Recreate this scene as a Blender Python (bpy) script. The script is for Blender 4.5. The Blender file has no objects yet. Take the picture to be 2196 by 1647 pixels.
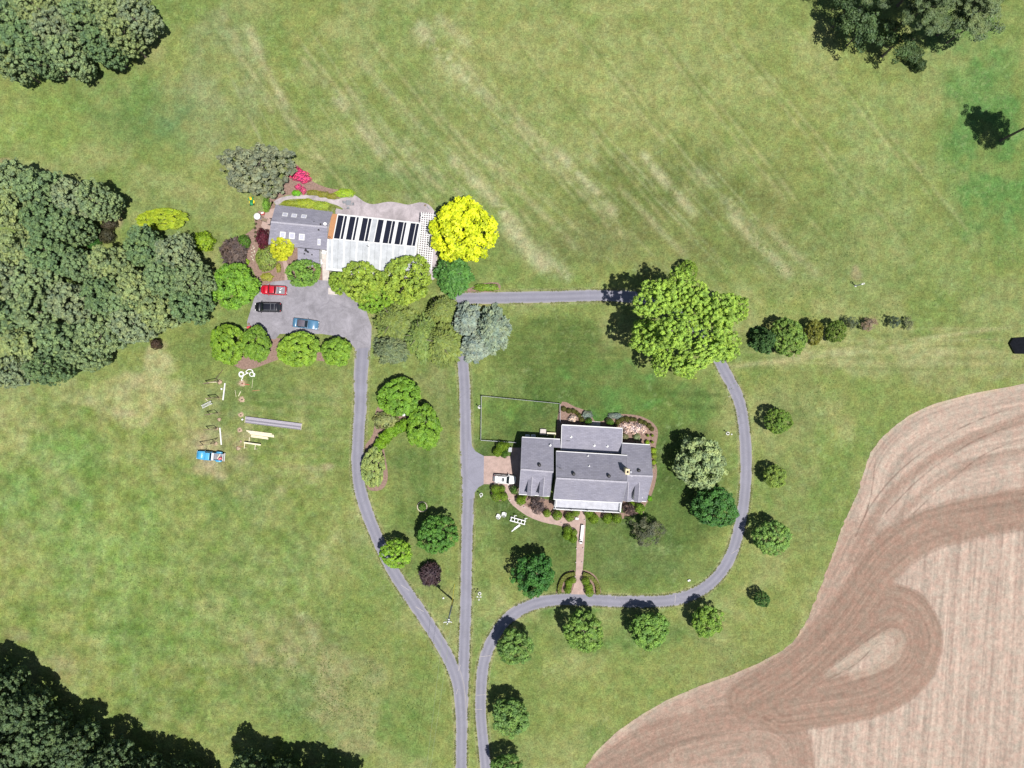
import bpy, bmesh, math, random
import numpy as np
from mathutils import Vector, Matrix, Quaternion

# ------------------------------------------------------------------ camera, world, sun, exposure
S = bpy.context.scene
COL = S.collection
H = 150.0                      # height of the aircraft over the lawn, metres
CX, CY, PPM = 1098.0, 823.5, 10.0   # plan survey grid: 10 units to a metre on the ground
SUNH = Vector((0.74, -0.67)).normalized()
SUN_EL = math.radians(70)

cam_d = bpy.data.cameras.new('camera')
cam = bpy.data.objects.new('camera', cam_d)
COL.objects.link(cam)
cam.location = (0, 0, H)
cam.rotation_euler = (0, 0, 0)
cam_d.sensor_width = 36
cam_d.lens = 18.0 * H / (2196 / 2 / PPM)
cam_d.clip_start = 1
cam_d.clip_end = 8000
S.camera = cam

W_ = bpy.data.worlds.new('World')
S.world = W_
W_.use_nodes = True
nt = W_.node_tree
nt.nodes.clear()
sky = nt.nodes.new('ShaderNodeTexSky')
sky.sky_type = 'NISHITA'
sky.sun_disc = False
sky.sun_elevation = SUN_EL
sky.sun_rotation = math.atan2(SUNH.x, SUNH.y)
bgn = nt.nodes.new('ShaderNodeBackground')
bgn.inputs['Strength'].default_value = 0.05
out = nt.nodes.new('ShaderNodeOutputWorld')
nt.links.new(sky.outputs[0], bgn.inputs[0])
nt.links.new(bgn.outputs[0], out.inputs[0])

sd = bpy.data.lights.new('sun', 'SUN')
sd.energy = 4.5
sd.angle = math.radians(0.53)
sd.color = (1.0, 0.965, 0.91)
sun = bpy.data.objects.new('sun', sd)
COL.objects.link(sun)
sdir = Vector((-SUNH.x * math.cos(SUN_EL), -SUNH.y * math.cos(SUN_EL), -math.sin(SUN_EL)))
sun.rotation_euler = sdir.to_track_quat('-Z', 'Y').to_euler()
sun.location = (60, -60, 200)

S.view_settings.view_transform = 'Standard'
S.view_settings.look = 'None'
S.view_settings.exposure = 0.62
S.view_settings.gamma = 1
S.view_settings.use_curve_mapping = False
S.cycles.max_bounces = 6
S.cycles.transparent_max_bounces = 6

# ------------------------------------------------------------------ helpers
def P(px, py, z=0.0):
    """plan grid mark, seen at height z, to a world point"""
    k = (H - z) / H / PPM
    return Vector(((px - CX) * k, (CY - py) * k, z))

def tag(o, label=None, cat=None, group=None, kind=None):
    if label: o['label'] = label
    if cat: o['category'] = cat
    if group: o['group'] = group
    if kind: o['kind'] = kind
    return o

def empty(name, loc, rz=0.0, label=None, cat=None, group=None):
    o = bpy.data.objects.new(name, None)
    o.empty_display_size = 0.3
    o.location = loc
    o.rotation_euler = (0, 0, rz)
    COL.objects.link(o)
    return tag(o, label, cat, group)

class MB:
    def __init__(s): s.v = []; s.f = []
    def add(s, vs, fs):
        n = len(s.v)
        s.v += [tuple(v) for v in vs]
        s.f += [tuple(i + n for i in f) for f in fs]
        return s
    def quad(s, *p): return s.add(p, [tuple(range(len(p)))])
    def box(s, c, sz, rz=0.0, m=None):
        x, y, z = sz[0] / 2, sz[1] / 2, sz[2] / 2
        vs = [Vector(q) for q in ((-x,-y,-z),(x,-y,-z),(x,y,-z),(-x,y,-z),(-x,-y,z),(x,-y,z),(x,y,z),(-x,y,z))]
        M = m if m is not None else Matrix.Rotation(rz, 3, 'Z')
        c = Vector(c)
        return s.add([M @ v + c for v in vs], [(0,3,2,1),(4,5,6,7),(0,1,5,4),(1,2,6,5),(2,3,7,6),(3,0,4,7)])
    def slab(s, pts, th):
        """polygon of 3D points given a thickness downwards"""
        n = len(pts)
        pts = [Vector(p) for p in pts]
        vs = pts + [p - Vector((0, 0, th)) for p in pts]
        fs = [tuple(range(n)), tuple(range(2 * n - 1, n - 1, -1))]
        fs += [(i, i + n, (i + 1) % n + n, (i + 1) % n) for i in range(n)]
        return s.add(vs, fs)
    def bar(s, a, b, w, h):
        a, b = Vector(a), Vector(b)
        d = b - a; L = d.length
        if L < 1e-6: return s
        x = d / L
        up = Vector((0, 0, 1)) if abs(x.z) < 0.95 else Vector((1, 0, 0))
        y = up.cross(x).normalized(); z = x.cross(y)
        M = Matrix((x, y, z)).transposed()
        return s.box((a + b) / 2, (L, w, h), m=M)
    def tube(s, path, rad, n=8, caps=True):
        path = [Vector(p) for p in path]
        if not hasattr(rad, '__len__'): rad = [rad] * len(path)
        base = len(s.v); prev = None
        for i, p in enumerate(path):
            d = (path[min(i + 1, len(path) - 1)] - path[max(i - 1, 0)]).normalized()
            if prev is None:
                a = Vector((1, 0, 0)) if abs(d.x) < 0.9 else Vector((0, 1, 0))
                u = d.cross(a).normalized()
            else:
                u = (prev - d * prev.dot(d)).normalized()
            prev = u; w = d.cross(u)
            for k in range(n):
                t = 2 * math.pi * k / n
                s.v.append(tuple(p + (u * math.cos(t) + w * math.sin(t)) * rad[i]))
        for i in range(len(path) - 1):
            for k in range(n):
                a = base + i * n + k; b = base + i * n + (k + 1) % n
                s.f.append((a, b, b + n, a + n))
        if caps:
            s.f.append(tuple(base + k for k in range(n - 1, -1, -1)))
            e = base + (len(path) - 1) * n
            s.f.append(tuple(e + k for k in range(n)))
        return s
    def cyl(s, c, r, h, n=14, r2=None):
        c = Vector(c)
        return s.tube([c, c + Vector((0, 0, h))], [r, r if r2 is None else r2], n)
    def ell(s, c, r, nu=12, nv=7, zmin=-1.0):
        c = Vector(c); vs = []; fs = []
        t0 = math.asin(zmin)
        for j in range(nv + 1):
            t = t0 + (math.pi / 2 - t0) * j / nv
            for i in range(nu):
                a = 2 * math.pi * i / nu
                vs.append(c + Vector((r[0]*math.cos(t)*math.cos(a), r[1]*math.cos(t)*math.sin(a), r[2]*math.sin(t))))
        for j in range(nv):
            for i in range(nu):
                fs.append((j*nu+i, j*nu+(i+1)%nu, (j+1)*nu+(i+1)%nu, (j+1)*nu+i))
        fs.append(tuple(range(nu - 1, -1, -1)))
        return s.add(vs, fs)
    def loft(s, rings, caps=True):
        n = len(rings[0]); base = len(s.v)
        for r in rings: s.v += [tuple(p) for p in r]
        for i in range(len(rings) - 1):
            for k in range(n):
                a = base + i*n + k; b = base + i*n + (k+1) % n
                s.f.append((a, b, b + n, a + n))
        if caps:
            s.f.append(tuple(base + k for k in range(n-1, -1, -1)))
            e = base + (len(rings)-1)*n
            s.f.append(tuple(e + k for k in range(n)))
        return s
    def mesh(s, name, mat=None, inv=None, smooth=False, bev=0.0):
        me = bpy.data.meshes.new(name)
        vs = s.v if inv is None else [tuple(inv @ Vector(v)) for v in s.v]
        me.from_pydata(vs, [], s.f)
        bm = bmesh.new(); bm.from_mesh(me)
        bmesh.ops.recalc_face_normals(bm, faces=bm.faces)
        if bev > 0:
            bmesh.ops.bevel(bm, geom=[e for e in bm.edges], offset=bev, segments=1, affect='EDGES', clamp_overlap=True)
        bm.to_mesh(me); bm.free()
        if smooth:
            me.polygons.foreach_set('use_smooth', [True] * len(me.polygons))
        if mat: me.materials.append(mat)
        return me

def link(name, me, parent=None):
    o = bpy.data.objects.new(name, me)
    COL.objects.link(o)
    if parent is not None: o.parent = parent
    return o

def inv_of(root):
    """inverse of the (unscaled) world matrix of a thing and of its parents"""
    m = Matrix.LocRotScale(root.location, root.rotation_euler, root.scale)
    p = root.parent
    while p is not None:
        m = Matrix.LocRotScale(p.location, p.rotation_euler, p.scale) @ m
        p = p.parent
    return m.inverted()

def wpart(name, mb, mat, root, smooth=False, bev=0.0):
    """part whose shape was laid out in world space"""
    return link(name, mb.mesh(name, mat, inv_of(root), smooth, bev), root)

def lpart(name, mb, mat, root, smooth=False, bev=0.0):
    """part laid out in the thing's own space"""
    return link(name, mb.mesh(name, mat, None, smooth, bev), root)

def single(name, mb, mat, label, cat, loc=(0,0,0), rz=0.0, group=None, smooth=False, bev=0.0):
    o = link(name, mb.mesh(name, mat, None, smooth, bev))
    o.location = loc; o.rotation_euler = (0, 0, rz)
    return tag(o, label, cat, group)

def copy_tree(o, parent=None):
    c = o.copy(); COL.objects.link(c)
    if parent is not None: c.parent = parent
    for ch in list(o.children): copy_tree(ch, c)
    return c

def catmull(pts, n=6, closed=False):
    pts = [np.array(p, float) for p in pts]; m = len(pts); o = []
    for i in range(m if closed else m - 1):
        g = lambda k: pts[k % m] if closed else pts[min(max(k, 0), m - 1)]
        p0, p1, p2, p3 = g(i-1), g(i), g(i+1), g(i+2)
        for j in range(n):
            t = j / n
            o.append(0.5*((2*p1)+(-p0+p2)*t+(2*p0-5*p1+4*p2-p3)*t*t+(-p0+3*p1-3*p2+p3)*t**3))
    if not closed: o.append(pts[-1])
    return [tuple(p) for p in o]

# ------------------------------------------------------------------ numpy noise
def _h(ix, iy, seed):
    h = (ix.astype(np.int64) * 374761393 + iy.astype(np.int64) * 668265263 + seed * 974634777) & 0xffffffff
    h = ((h ^ (h >> 13)) * 1274126177) & 0xffffffff
    h = ((h ^ (h >> 16)) * 2246822519) & 0xffffffff
    return ((h ^ (h >> 15)) & 0xffffff) / float(0xffffff)
def vn(x, y, seed=0):
    x0 = np.floor(x); y0 = np.floor(y)
    fx = x - x0; fy = y - y0
    fx = fx*fx*(3-2*fx); fy = fy*fy*(3-2*fy)
    a = _h(x0, y0, seed); b = _h(x0+1, y0, seed); c = _h(x0, y0+1, seed); d = _h(x0+1, y0+1, seed)
    return (a*(1-fx)+b*fx)*(1-fy) + (c*(1-fx)+d*fx)*fy
def fbm(x, y, oct=4, seed=0, gain=0.5):
    t = 0; a = 1; n = 0
    for i in range(oct):
        t = t + a*vn(x*2**i, y*2**i, seed+i*17); n += a; a *= gain
    return t/n
def sstep(a, b, x):
    t = np.clip((x-a)/(b-a), 0, 1); return t*t*(3-2*t)
def seg_dist(X, Y, pts):
    """distance to a polyline, arc length and signed side"""
    D = np.full(X.shape, 1e9); U = np.zeros(X.shape); SG = np.zeros(X.shape); acc = 0
    for (x1, y1), (x2, y2) in zip(pts[:-1], pts[1:]):
        dx, dy = x2-x1, y2-y1; L = math.hypot(dx, dy)
        if L < 1e-6: continue
        t = np.clip(((X-x1)*dx+(Y-y1)*dy)/(L*L), 0, 1)
        qx = X-(x1+t*dx); qy = Y-(y1+t*dy)
        d = np.hypot(qx, qy)
        m = d < D
        D = np.where(m, d, D); U = np.where(m, acc+t*L, U)
        SG = np.where(m, np.sign(dx*qy-dy*qx), SG)
        acc += L
    return D, U, SG

# ------------------------------------------------------------------ materials
def nodes(name):
    m = bpy.data.materials.new(name); m.use_nodes = True
    t = m.node_tree; b = t.nodes['Principled BSDF']
    return m, t, b
def mixc(t, f, a, b, typ='MIX'):
    n = t.nodes.new('ShaderNodeMix'); n.data_type = 'RGBA'; n.blend_type = typ
    for i, x in ((0, f), (6, a), (7, b)):
        if hasattr(x, 'is_output'): t.links.new(x, n.inputs[i])
        elif isinstance(x, (int, float)): n.inputs[i].default_value = x
        else: n.inputs[i].default_value = (*x[:3], 1)
    return n.outputs[2]
def noise(t, scale, det=4, rough=0.6, vec=None, dist=0.0):
    n = t.nodes.new('ShaderNodeTexNoise')
    n.inputs['Scale'].default_value = scale; n.inputs['Detail'].default_value = det
    n.inputs['Roughness'].default_value = rough; n.inputs['Distortion'].default_value = dist
    if vec is not None: t.links.new(vec, n.inputs['Vector'])
    return n.outputs['Fac']
def ramp(t, f, a, b, lo=0.0, hi=1.0):
    n = t.nodes.new('ShaderNodeMapRange')
    t.links.new(f, n.inputs[0])
    n.inputs[1].default_value = a; n.inputs[2].default_value = b
    n.inputs[3].default_value = lo; n.inputs[4].default_value = hi
    return n.outputs[0]
def coord(t, out='Object', scale=None, rot=None):
    c = t.nodes.new('ShaderNodeTexCoord').outputs[out]
    if scale is None and rot is None: return c
    m = t.nodes.new('ShaderNodeMapping')
    if scale: m.inputs['Scale'].default_value = scale
    if rot: m.inputs['Rotation'].default_value = rot
    t.links.new(c, m.inputs[0]); return m.outputs[0]
def worldpos(t):
    return t.nodes.new('ShaderNodeNewGeometry').outputs['Position']
def bump(t, b, h, strength=0.4, dist=0.05):
    n = t.nodes.new('ShaderNodeBump'); n.inputs['Strength'].default_value = strength
    n.inputs['Distance'].default_value = dist
    t.links.new(h, n.inputs['Height']); t.links.new(n.outputs[0], b.inputs['Normal'])

def plain(name, col, rough=0.6, metal=0.0, var=0.12, scale=3.0, spec=0.5, coat=0.0):
    m, t, b = nodes(name)
    f = noise(t, scale, 4, 0.6, coord(t))
    c = mixc(t, ramp(t, f, 0.3, 0.7), [x*(1-var) for x in col], [min(1, x*(1+var)) for x in col])
    t.links.new(c, b.inputs['Base Color'])
    b.inputs['Roughness'].default_value = rough; b.inputs['Metallic'].default_value = metal
    b.inputs['Specular IOR Level'].default_value = spec
    if coat: b.inputs['Coat Weight'].default_value = coat; b.inputs['Coat Roughness'].default_value = 0.05
    return m

def mat_attr(name, grain=0.3, gscale=1.6, fine=6.0):
    """ground material: base colour from the mesh's own soil/grass survey, blades and clods as fine relief"""
    m, t, b = nodes(name)
    a = t.nodes.new('ShaderNodeAttribute'); a.attribute_name = 'cover'
    w = worldpos(t)
    n1 = ramp(t, noise(t, gscale, 6, 0.78, w), 0.28, 0.72)
    n2 = ramp(t, noise(t, fine, 3, 0.7, w), 0.3, 0.7)
    c = mixc(t, n1, (1-grain,)*3, (1+grain,)*3)
    c = mixc(t, 1.0, a.outputs['Color'], c, 'MULTIPLY')
    c2 = mixc(t, n2, (1-grain*.9,)*3, (1+grain*.9,)*3)
    c = mixc(t, 1.0, c, c2, 'MULTIPLY')
    n3 = ramp(t, noise(t, 0.55, 3, 0.6, w), 0.35, 0.65)
    c = mixc(t, n3, mixc(t, 1.0, c, (1.05, .98, .95), 'MULTIPLY'), mixc(t, 1.0, c, (.94, 1.02, 1.0), 'MULTIPLY'))
    t.links.new(c, b.inputs['Base Color'])
    b.inputs['Roughness'].default_value = 0.95
    b.inputs['Specular IOR Level'].default_value = 0.1
    bump(t, b, n1, 0.5, 0.12)
    return m

def mat_leaf(name, trans=0.28, lo=0.62, hi=1.3):
    m, t, b = nodes(name)
    oi = t.nodes.new('ShaderNodeObjectInfo')
    a = t.nodes.new('ShaderNodeAttribute'); a.attribute_name = 'tint'
    f = mixc(t, a.outputs['Fac'], (lo*0.92, lo*1.0, lo*1.12), (hi*1.05, hi*1.0, hi*0.8))
    nz = ramp(t, noise(t, 0.75, 3, 0.6, worldpos(t)), 0.35, 0.65)
    f = mixc(t, 1.0, f, mixc(t, nz, (.92, 1.0, 1.12), (1.06, 1.0, .9)), 'MULTIPLY')
    c = mixc(t, 1.0, oi.outputs['Color'], f, 'MULTIPLY')
    t.links.new(c, b.inputs['Base Color'])
    b.inputs['Roughness'].default_value = 0.55
    b.inputs['Specular IOR Level'].default_value = 0.25
    tr = t.nodes.new('ShaderNodeBsdfTranslucent')
    t.links.new(mixc(t, 1.0, c, (1.1, 1.15, 0.6), 'MULTIPLY'), tr.inputs[0])
    mx = t.nodes.new('ShaderNodeMixShader'); mx.inputs[0].default_value = trans
    t.links.new(b.outputs[0], mx.inputs[1]); t.links.new(tr.outputs[0], mx.inputs[2])
    t.links.new(mx.outputs[0], t.nodes['Material Output'].inputs[0])
    return m

def mat_asphalt(name, col, crack=True, mottle=0.22):
    m, t, b = nodes(name)
    w = worldpos(t)
    n1 = ramp(t, noise(t, 0.35, 6, 0.7, w, 0.6), 0.3, 0.7)
    n2 = ramp(t, noise(t, 5.0, 4, 0.8, w), 0.3, 0.7)
    c = mixc(t, n1, [x*(1-mottle) for x in col], [x*(1+mottle) for x in col])
    c = mixc(t, 1.0, c, mixc(t, n2, (.86,)*3, (1.14,)*3), 'MULTIPLY')
    if crack:
        v = t.nodes.new('ShaderNodeTexVoronoi'); v.feature = 'DISTANCE_TO_EDGE'
        v.inputs['Scale'].default_value = 0.10
        mp = t.nodes.new('ShaderNodeVectorMath'); mp.operation = 'ADD'
        ns = t.nodes.new('ShaderNodeTexNoise'); ns.inputs['Scale'].default_value = 0.6
        t.links.new(w, ns.inputs['Vector']); t.links.new(w, mp.inputs[0]); t.links.new(ns.outputs['Color'], mp.inputs[1])
        t.links.new(mp.outputs[0], v.inputs['Vector'])
        k = ramp(t, v.outputs['Distance'], 0.002, 0.008, .6, 0)
        c = mixc(t, mixc(t, 1.0, k, (0.45,)*3, 'MULTIPLY'), c, [x*0.55 for x in col])
    la = t.nodes.new('ShaderNodeAttribute'); la.attribute_name = 'wear'
    nw = ramp(t, noise(t, 0.25, 4, 0.7, w), 0.3, 0.7, .3, 1.0)
    mu = t.nodes.new('ShaderNodeMath'); mu.operation = 'MULTIPLY'
    t.links.new(la.outputs['Fac'], mu.inputs[0]); t.links.new(nw, mu.inputs[1])
    c = mixc(t, mu.outputs[0], c, (.27, .245, .225))
    ln = t.nodes.new('ShaderNodeAttribute'); ln.attribute_name = 'track'
    m3 = t.nodes.new('ShaderNodeMath'); m3.operation = 'MULTIPLY'
    t.links.new(ln.outputs['Fac'], m3.inputs[0]); t.links.new(nw, m3.inputs[1])
    c = mixc(t, m3.outputs[0], c, [x*.74 for x in col])
    t.links.new(c, b.inputs['Base Color'])
    b.inputs['Roughness'].default_value = 0.9
    bump(t, b, n2, 0.3, 0.02)
    return m

def mat_brick(name, c1, c2, mortar, sc=4.0, rot=0.0):
    m, t, b = nodes(name)
    v = coord(t, 'Object', None, (0, 0, rot))
    k = t.nodes.new('ShaderNodeTexBrick')
    t.links.new(v, k.inputs['Vector'])
    k.inputs['Scale'].default_value = sc
    k.inputs['Color1'].default_value = (*c1, 1); k.inputs['Color2'].default_value = (*c2, 1)
    k.inputs['Mortar'].default_value = (*mortar, 1)
    k.inputs['Mortar Size'].default_value = 0.012
    n = ramp(t, noise(t, 0.8, 5, 0.7, worldpos(t)), 0.3, 0.7)
    c = mixc(t, 1.0, k.outputs['Color'], mixc(t, n, (.8,)*3, (1.2,)*3), 'MULTIPLY')
    t.links.new(c, b.inputs['Base Color'])
    b.inputs['Roughness'].default_value = 0.85
    bump(t, b, k.outputs['Fac'], -0.3, 0.01)
    return m

def mat_shingle(name, col):
    m, t, b = nodes(name)
    v = coord(t)
    k = t.nodes.new('ShaderNodeTexBrick'); t.links.new(v, k.inputs['Vector'])
    k.inputs['Scale'].default_value = 1.0
    k.inputs['Brick Width'].default_value = 0.75; k.inputs['Row Height'].default_value = 0.3
    k.inputs['Color1'].default_value = (*[x*0.9 for x in col], 1)
    k.inputs['Color2'].default_value = (*[x*1.08 for x in col], 1)
    k.inputs['Mortar'].default_value = (*[x*0.74 for x in col], 1)
    k.inputs['Mortar Size'].default_value = 0.03; k.inputs['Mortar Smooth'].default_value = 0.5
    n = ramp(t, noise(t, 1.2, 6, 0.75, coord(t, 'Object', (0.5, 2.5, 1))), 0.3, 0.7)
    c = mixc(t, 1.0, k.outputs['Color'], mixc(t, n, (.90,)*3, (1.10,)*3), 'MULTIPLY')
    ns = ramp(t, noise(t, 0.35, 4, 0.6, coord(t)), 0.35, 0.65)
    c = mixc(t, 1.0, c, mixc(t, ns, (.93, .93, .94), (1.06, 1.05, 1.03)), 'MULTIPLY')
    t.links.new(c, b.inputs['Base Color'])
    b.inputs['Roughness'].default_value = 0.92
    b.inputs['Specular IOR Level'].default_value = 0.25
    bump(t, b, k.outputs['Fac'], -0.5, 0.02)
    return m

def mat_glass(name, col, rough=0.08):
    m, t, b = nodes(name)
    f = noise(t, 1.5, 3, 0.5, coord(t))
    t.links.new(mixc(t, f, [x*.8 for x in col], [x*1.2 for x in col]), b.inputs['Base Color'])
    b.inputs['Roughness'].default_value = rough
    b.inputs['Specular IOR Level'].default_value = 0.6
    return m

def mat_wood(name, col):
    m, t, b = nodes(name)
    n = noise(t, 4.0, 5, 0.65, coord(t, 'Object', (0.35, 6, 6)))
    t.links.new(mixc(t, ramp(t, n, 0.3, 0.7), [x*.72 for x in col], [x*1.2 for x in col]), b.inputs['Base Color'])
    b.inputs['Roughness'].default_value = 0.8
    return m

M = {}
M['lawn'] = mat_attr('lawn_grass', 0.40, 1.5, 3.6)
M['soil'] = mat_attr('field_soil', 0.20, 2.0, 5.0)
M['asphalt'] = mat_asphalt('worn_asphalt', (0.185, 0.182, 0.225), True, 0.10)
M['parking'] = mat_asphalt('stained_asphalt', (0.20, 0.19, 0.215), True, 0.30)
M['paver'] = mat_brick('brick_pavers', (.29, .20, .175), (.34, .245, .215), (.26, .21, .19), 3.0)
M['mulch'] = plain('bark_mulch', (.20, .135, .11), 0.95, 0, 0.3, 3.0, 0.1)
M['concrete'] = mat_asphalt('stamped_concrete', (0.30, 0.265, 0.28), False, 0.38)
M['pale_concrete'] = plain('pale_concrete', (.42, .38, .36), 0.9, 0, 0.15, 1.5)
M['leaf'] = mat_leaf('leaf', 0.14, 0.5, 1.5)
M['needle'] = mat_leaf('needle', 0.10, 0.5, 1.45)
M['bark'] = mat_wood('bark', (.13, .105, .085))
M['shingle'] = mat_shingle('grey_shingles', (.225, .22, .27))
M['ridge'] = plain('ridge_cap', (.30, .29, .33), 0.9, 0, 0.2, 4)
M['white'] = plain('white_paint', (.60, .60, .60), 0.8, 0, 0.04, 3, 0.2)
M['white_roof'] = plain('white_metal_roof', (.38, .385, .43), 0.9, 0, 0.14, 1.2, 0.12)
M['cream'] = plain('cream_stucco', (.62, .52, .33), 0.8, 0, 0.1)
M['siding'] = plain('white_siding', (.62, .62, .60), 0.7, 0, 0.06)
M['brickwall'] = mat_brick('house_brick', (.28, .13, .10), (.33, .17, .12), (.35, .3, .27), 4.0)
M['pane'] = mat_glass('window_glass', (.03, .035, .045))
M['dark_panel'] = mat_glass('dark_roof_glass', (.012, .013, .024), 0.3)
M['clear_panel'] = plain('cloudy_roof_sheet', (.36, .375, .395), 0.7, 0, 0.16, 0.8, 0.3)
M['skylight'] = plain('skylight_pane', (.42, .42, .50), 0.25, 0, 0.15)
M['black'] = plain('black_metal', (.012, .012, .014), 0.5)
M['grey_metal'] = plain('grey_metal', (.25, .26, .28), 0.45, 0.6)
M['tyre'] = plain('tyre_rubber', (.015, .015, .016), 0.85)
M['red_paint'] = plain('red_paint', (.42, .010, .025), 0.3, 0.0, 0.04, 1, 0.5, 0.6)
M['black_paint'] = plain('black_paint', (.008, .008, .013), 0.3, 0.0, 0.05, 1, 0.5, 0.6)
M['blue_paint'] = plain('blue_paint', (.07, .17, .28), 0.3, 0.0, 0.05, 1, 0.5, 0.6)
M['sky_paint'] = plain('light_blue_paint', (.06, .30, .52), 0.4, 0.0, 0.06, 1, 0.5, 0.3)
M['white_car'] = plain('white_car_paint', (.75, .75, .75), 0.3, 0.0, 0.02, 1, 0.5, 0.5)
M['vinyl'] = plain('charcoal_vinyl', (.085, .075, .10), 0.7, 0, 0.1)
M['carglass'] = mat_glass('car_glass', (.012, .018, .022), 0.05)
M['lamp'] = plain('lamp_lens', (.6, .6, .58), 0.2)
M['tail'] = plain('tail_lens', (.35, .02, .02), 0.25)
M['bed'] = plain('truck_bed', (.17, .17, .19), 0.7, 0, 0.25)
M['chrome'] = plain('chrome', (.6, .6, .62), 0.2, 0.9)
M['lumber'] = mat_wood('fresh_lumber', (.62, .56, .40))
M['rake'] = plain('rake_trim', (.32, .32, .36), 0.7, 0, 0.15, 2)
M['dark_wood'] = mat_wood('dark_planks', (.17, .16, .19))
M['old_wood'] = mat_wood('weathered_wood', (.17, .13, .085))
M['orange_wood'] = mat_wood('orange_boards', (.38, .19, .09))
M['grey_wood'] = mat_wood('grey_planks', (.31, .29, .33))
M['dirt'] = plain('pink_dirt', (.33, .245, .175), 0.95, 0, 0.25, 4, 0.1)
M['hole'] = plain('dark_earth', (.03, .022, .018), 0.95)
M['pvc'] = plain('white_plastic_pipe', (.74, .74, .74), 0.4, 0, 0.03)
M['green_paint'] = plain('green_paint', (.02, .20, .07), 0.35, 0, 0.08)
M['yellow_paint'] = plain('yellow_paint', (.65, .50, .02), 0.4, 0, 0.08)
M['red_plastic'] = plain('red_plastic', (.45, .05, .06), 0.5)
M['stone'] = plain('pale_stone', (.42, .37, .29), 0.85, 0, 0.2, 5)
M['tarp'] = plain('black_tarp', (.006, .007, .010), 0.8, 0, 0.3, 2, 0.05)
M['skin'] = plain('skin', (.42, .26, .19), 0.6)
M['shirt'] = plain('red_shirt', (.38, .04, .05), 0.8)
M['trousers'] = plain('dark_trousers', (.04, .045, .07), 0.8)
M['hair'] = plain('dark_hair', (.02, .014, .01), 0.6)
M['pale_blue'] = plain('pale_pole_wood', (.30, .33, .34), 0.7, 0, 0.15)
M['wire'] = plain('pale_wire', (.20, .25, .15), 0.6)

# ================================================================== THE GROUND
DRY = (.30, .27, .155); STRAW = (.345, .30, .19); OLIVE = (.185, .20, .075); GREEN = (.125, .175, .058)
LUSH = (.10, .172, .058); DARKG = (.076, .108, .035); BLUEG = (.115, .170, .078); SOILC = (.30, .22, .16)

def axis(lo, hi, step, far):
    fine = np.arange(lo, hi + 1e-6, step)
    o = []; d = step * 4; x = hi
    while x < far: x += d; d *= 1.6; o.append(x)
    l = []; d = step * 4; x = lo
    while x > -far: x -= d; d *= 1.6; l.append(x)
    return np.array(l[::-1] + list(fine) + o)

def grid_mesh(name, X, Y, Z, C, mat):
    ny, nx = X.shape
    v = np.stack([X, Y, Z], -1).reshape(-1, 3).astype(np.float32)
    i = np.arange(nx*ny).reshape(ny, nx)
    f = np.stack([i[:-1, :-1], i[:-1, 1:], i[1:, 1:], i[1:, :-1]], -1).reshape(-1, 4)
    me = bpy.data.meshes.new(name)
    me.vertices.add(len(v)); me.vertices.foreach_set('co', v.ravel())
    me.loops.add(f.size); me.loops.foreach_set('vertex_index', f.ravel().astype(np.int32))
    me.polygons.add(len(f))
    me.polygons.foreach_set('loop_start', np.arange(0, f.size, 4, dtype=np.int32))
    me.update(calc_edges=True)
    a = me.attributes.new('cover', 'FLOAT_COLOR', 'POINT')
    c4 = np.concatenate([C.reshape(-1, 3), np.ones((len(v), 1))], 1).astype(np.float32)
    a.data.foreach_set('color', c4.ravel())
    me.polygons.foreach_set('use_smooth', [True]*len(f))
    me.materials.append(mat)
    return me

# plan marks of the drives (centre line, width)
MAIN = [(988,1700,25),(989,1640,25),(991,1530,25),(995,1410,25),(999,1290,25),(1001,1170,25),(1004,1050,28),(1001,985,27),(999,940,25),(997,842,24.5),(993,781,24),(984,720,24),(972,670,24),(962,645,24)]
WEST = [(779,700,36),(778,745,33),(774,800,30),(773,870,28),(769,930,27),(767,1000,27),(775,1060,27),(800,1132,26),(843,1224,27),(904,1316,28),(939,1371,27),(966,1420,27),(983,1470,26),(989,1530,25),(990,1560,24)]
LOOP = [(955,641,24),(1000,640,25),(1100,638,25),(1200,636,25),(1300,634,25),(1400,645,25),(1480,690,25),(1530,755,25),(1556,800,25),(1585,860,25),(1597,930,25),(1600,1000,25),(1597,1060,25),(1588,1120,25),(1568,1190,25),(1535,1240,26),(1490,1272,27),(1430,1288,27),(1340,1290,26),(1250,1286,27),(1185,1287,27),(1130,1301,27),(1085,1330,26),(1056,1372,25),(1038,1420,25),(1032,1470,24),(1031,1530,23),(1036,1590,23),(1041,1640,23),(1046,1700,23)]
def line2(pts): return [(p[0], p[1]) for p in catmull(pts, 5)]

xs = axis(-112, 112, 0.33, 3500); ys = axis(-86, 86, 0.33, 3500)
GX, GY = np.meshgrid(xs, ys)
PX = GX*PPM + CX; PY = CY - GY*PPM
big = fbm(PX/170, PY/170, 4, 3); med = fbm(PX/45, PY/45, 4, 9); sm = fbm(PX/14, PY/14, 3, 21)
wx = (fbm(PX/60, PY/60, 3, 40)-.5)*90; wy = (fbm(PX/60, PY/60, 3, 51)-.5)*90
PXw, PYw = PX+wx, PY+wy
def L3(c): return np.array(c).reshape(1, 1, 3)
def put(C, col, w): return C*(1-w[..., None]) + L3(col)*w[..., None]
C = np.zeros(PX.shape+(3,)) + L3(OLIVE)
C = put(C, GREEN, sstep(.42, .62, big*.6+med*.4)*.55)
C = put(C, DRY, sstep(.50, .70, fbm(PX/110+7, PY/110, 4, 77))*.35)
def blob(C, x, y, rx, ry, col, s, hard=0.55, n=0.5):
    d = np.hypot((PXw-x)/rx, (PYw-y)/ry)
    w = (1-sstep(hard, 1.0, d))*s*(1-n+n*2*sstep(.3, .7, med))
    return put(C, col, np.clip(w, 0, 1))
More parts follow.
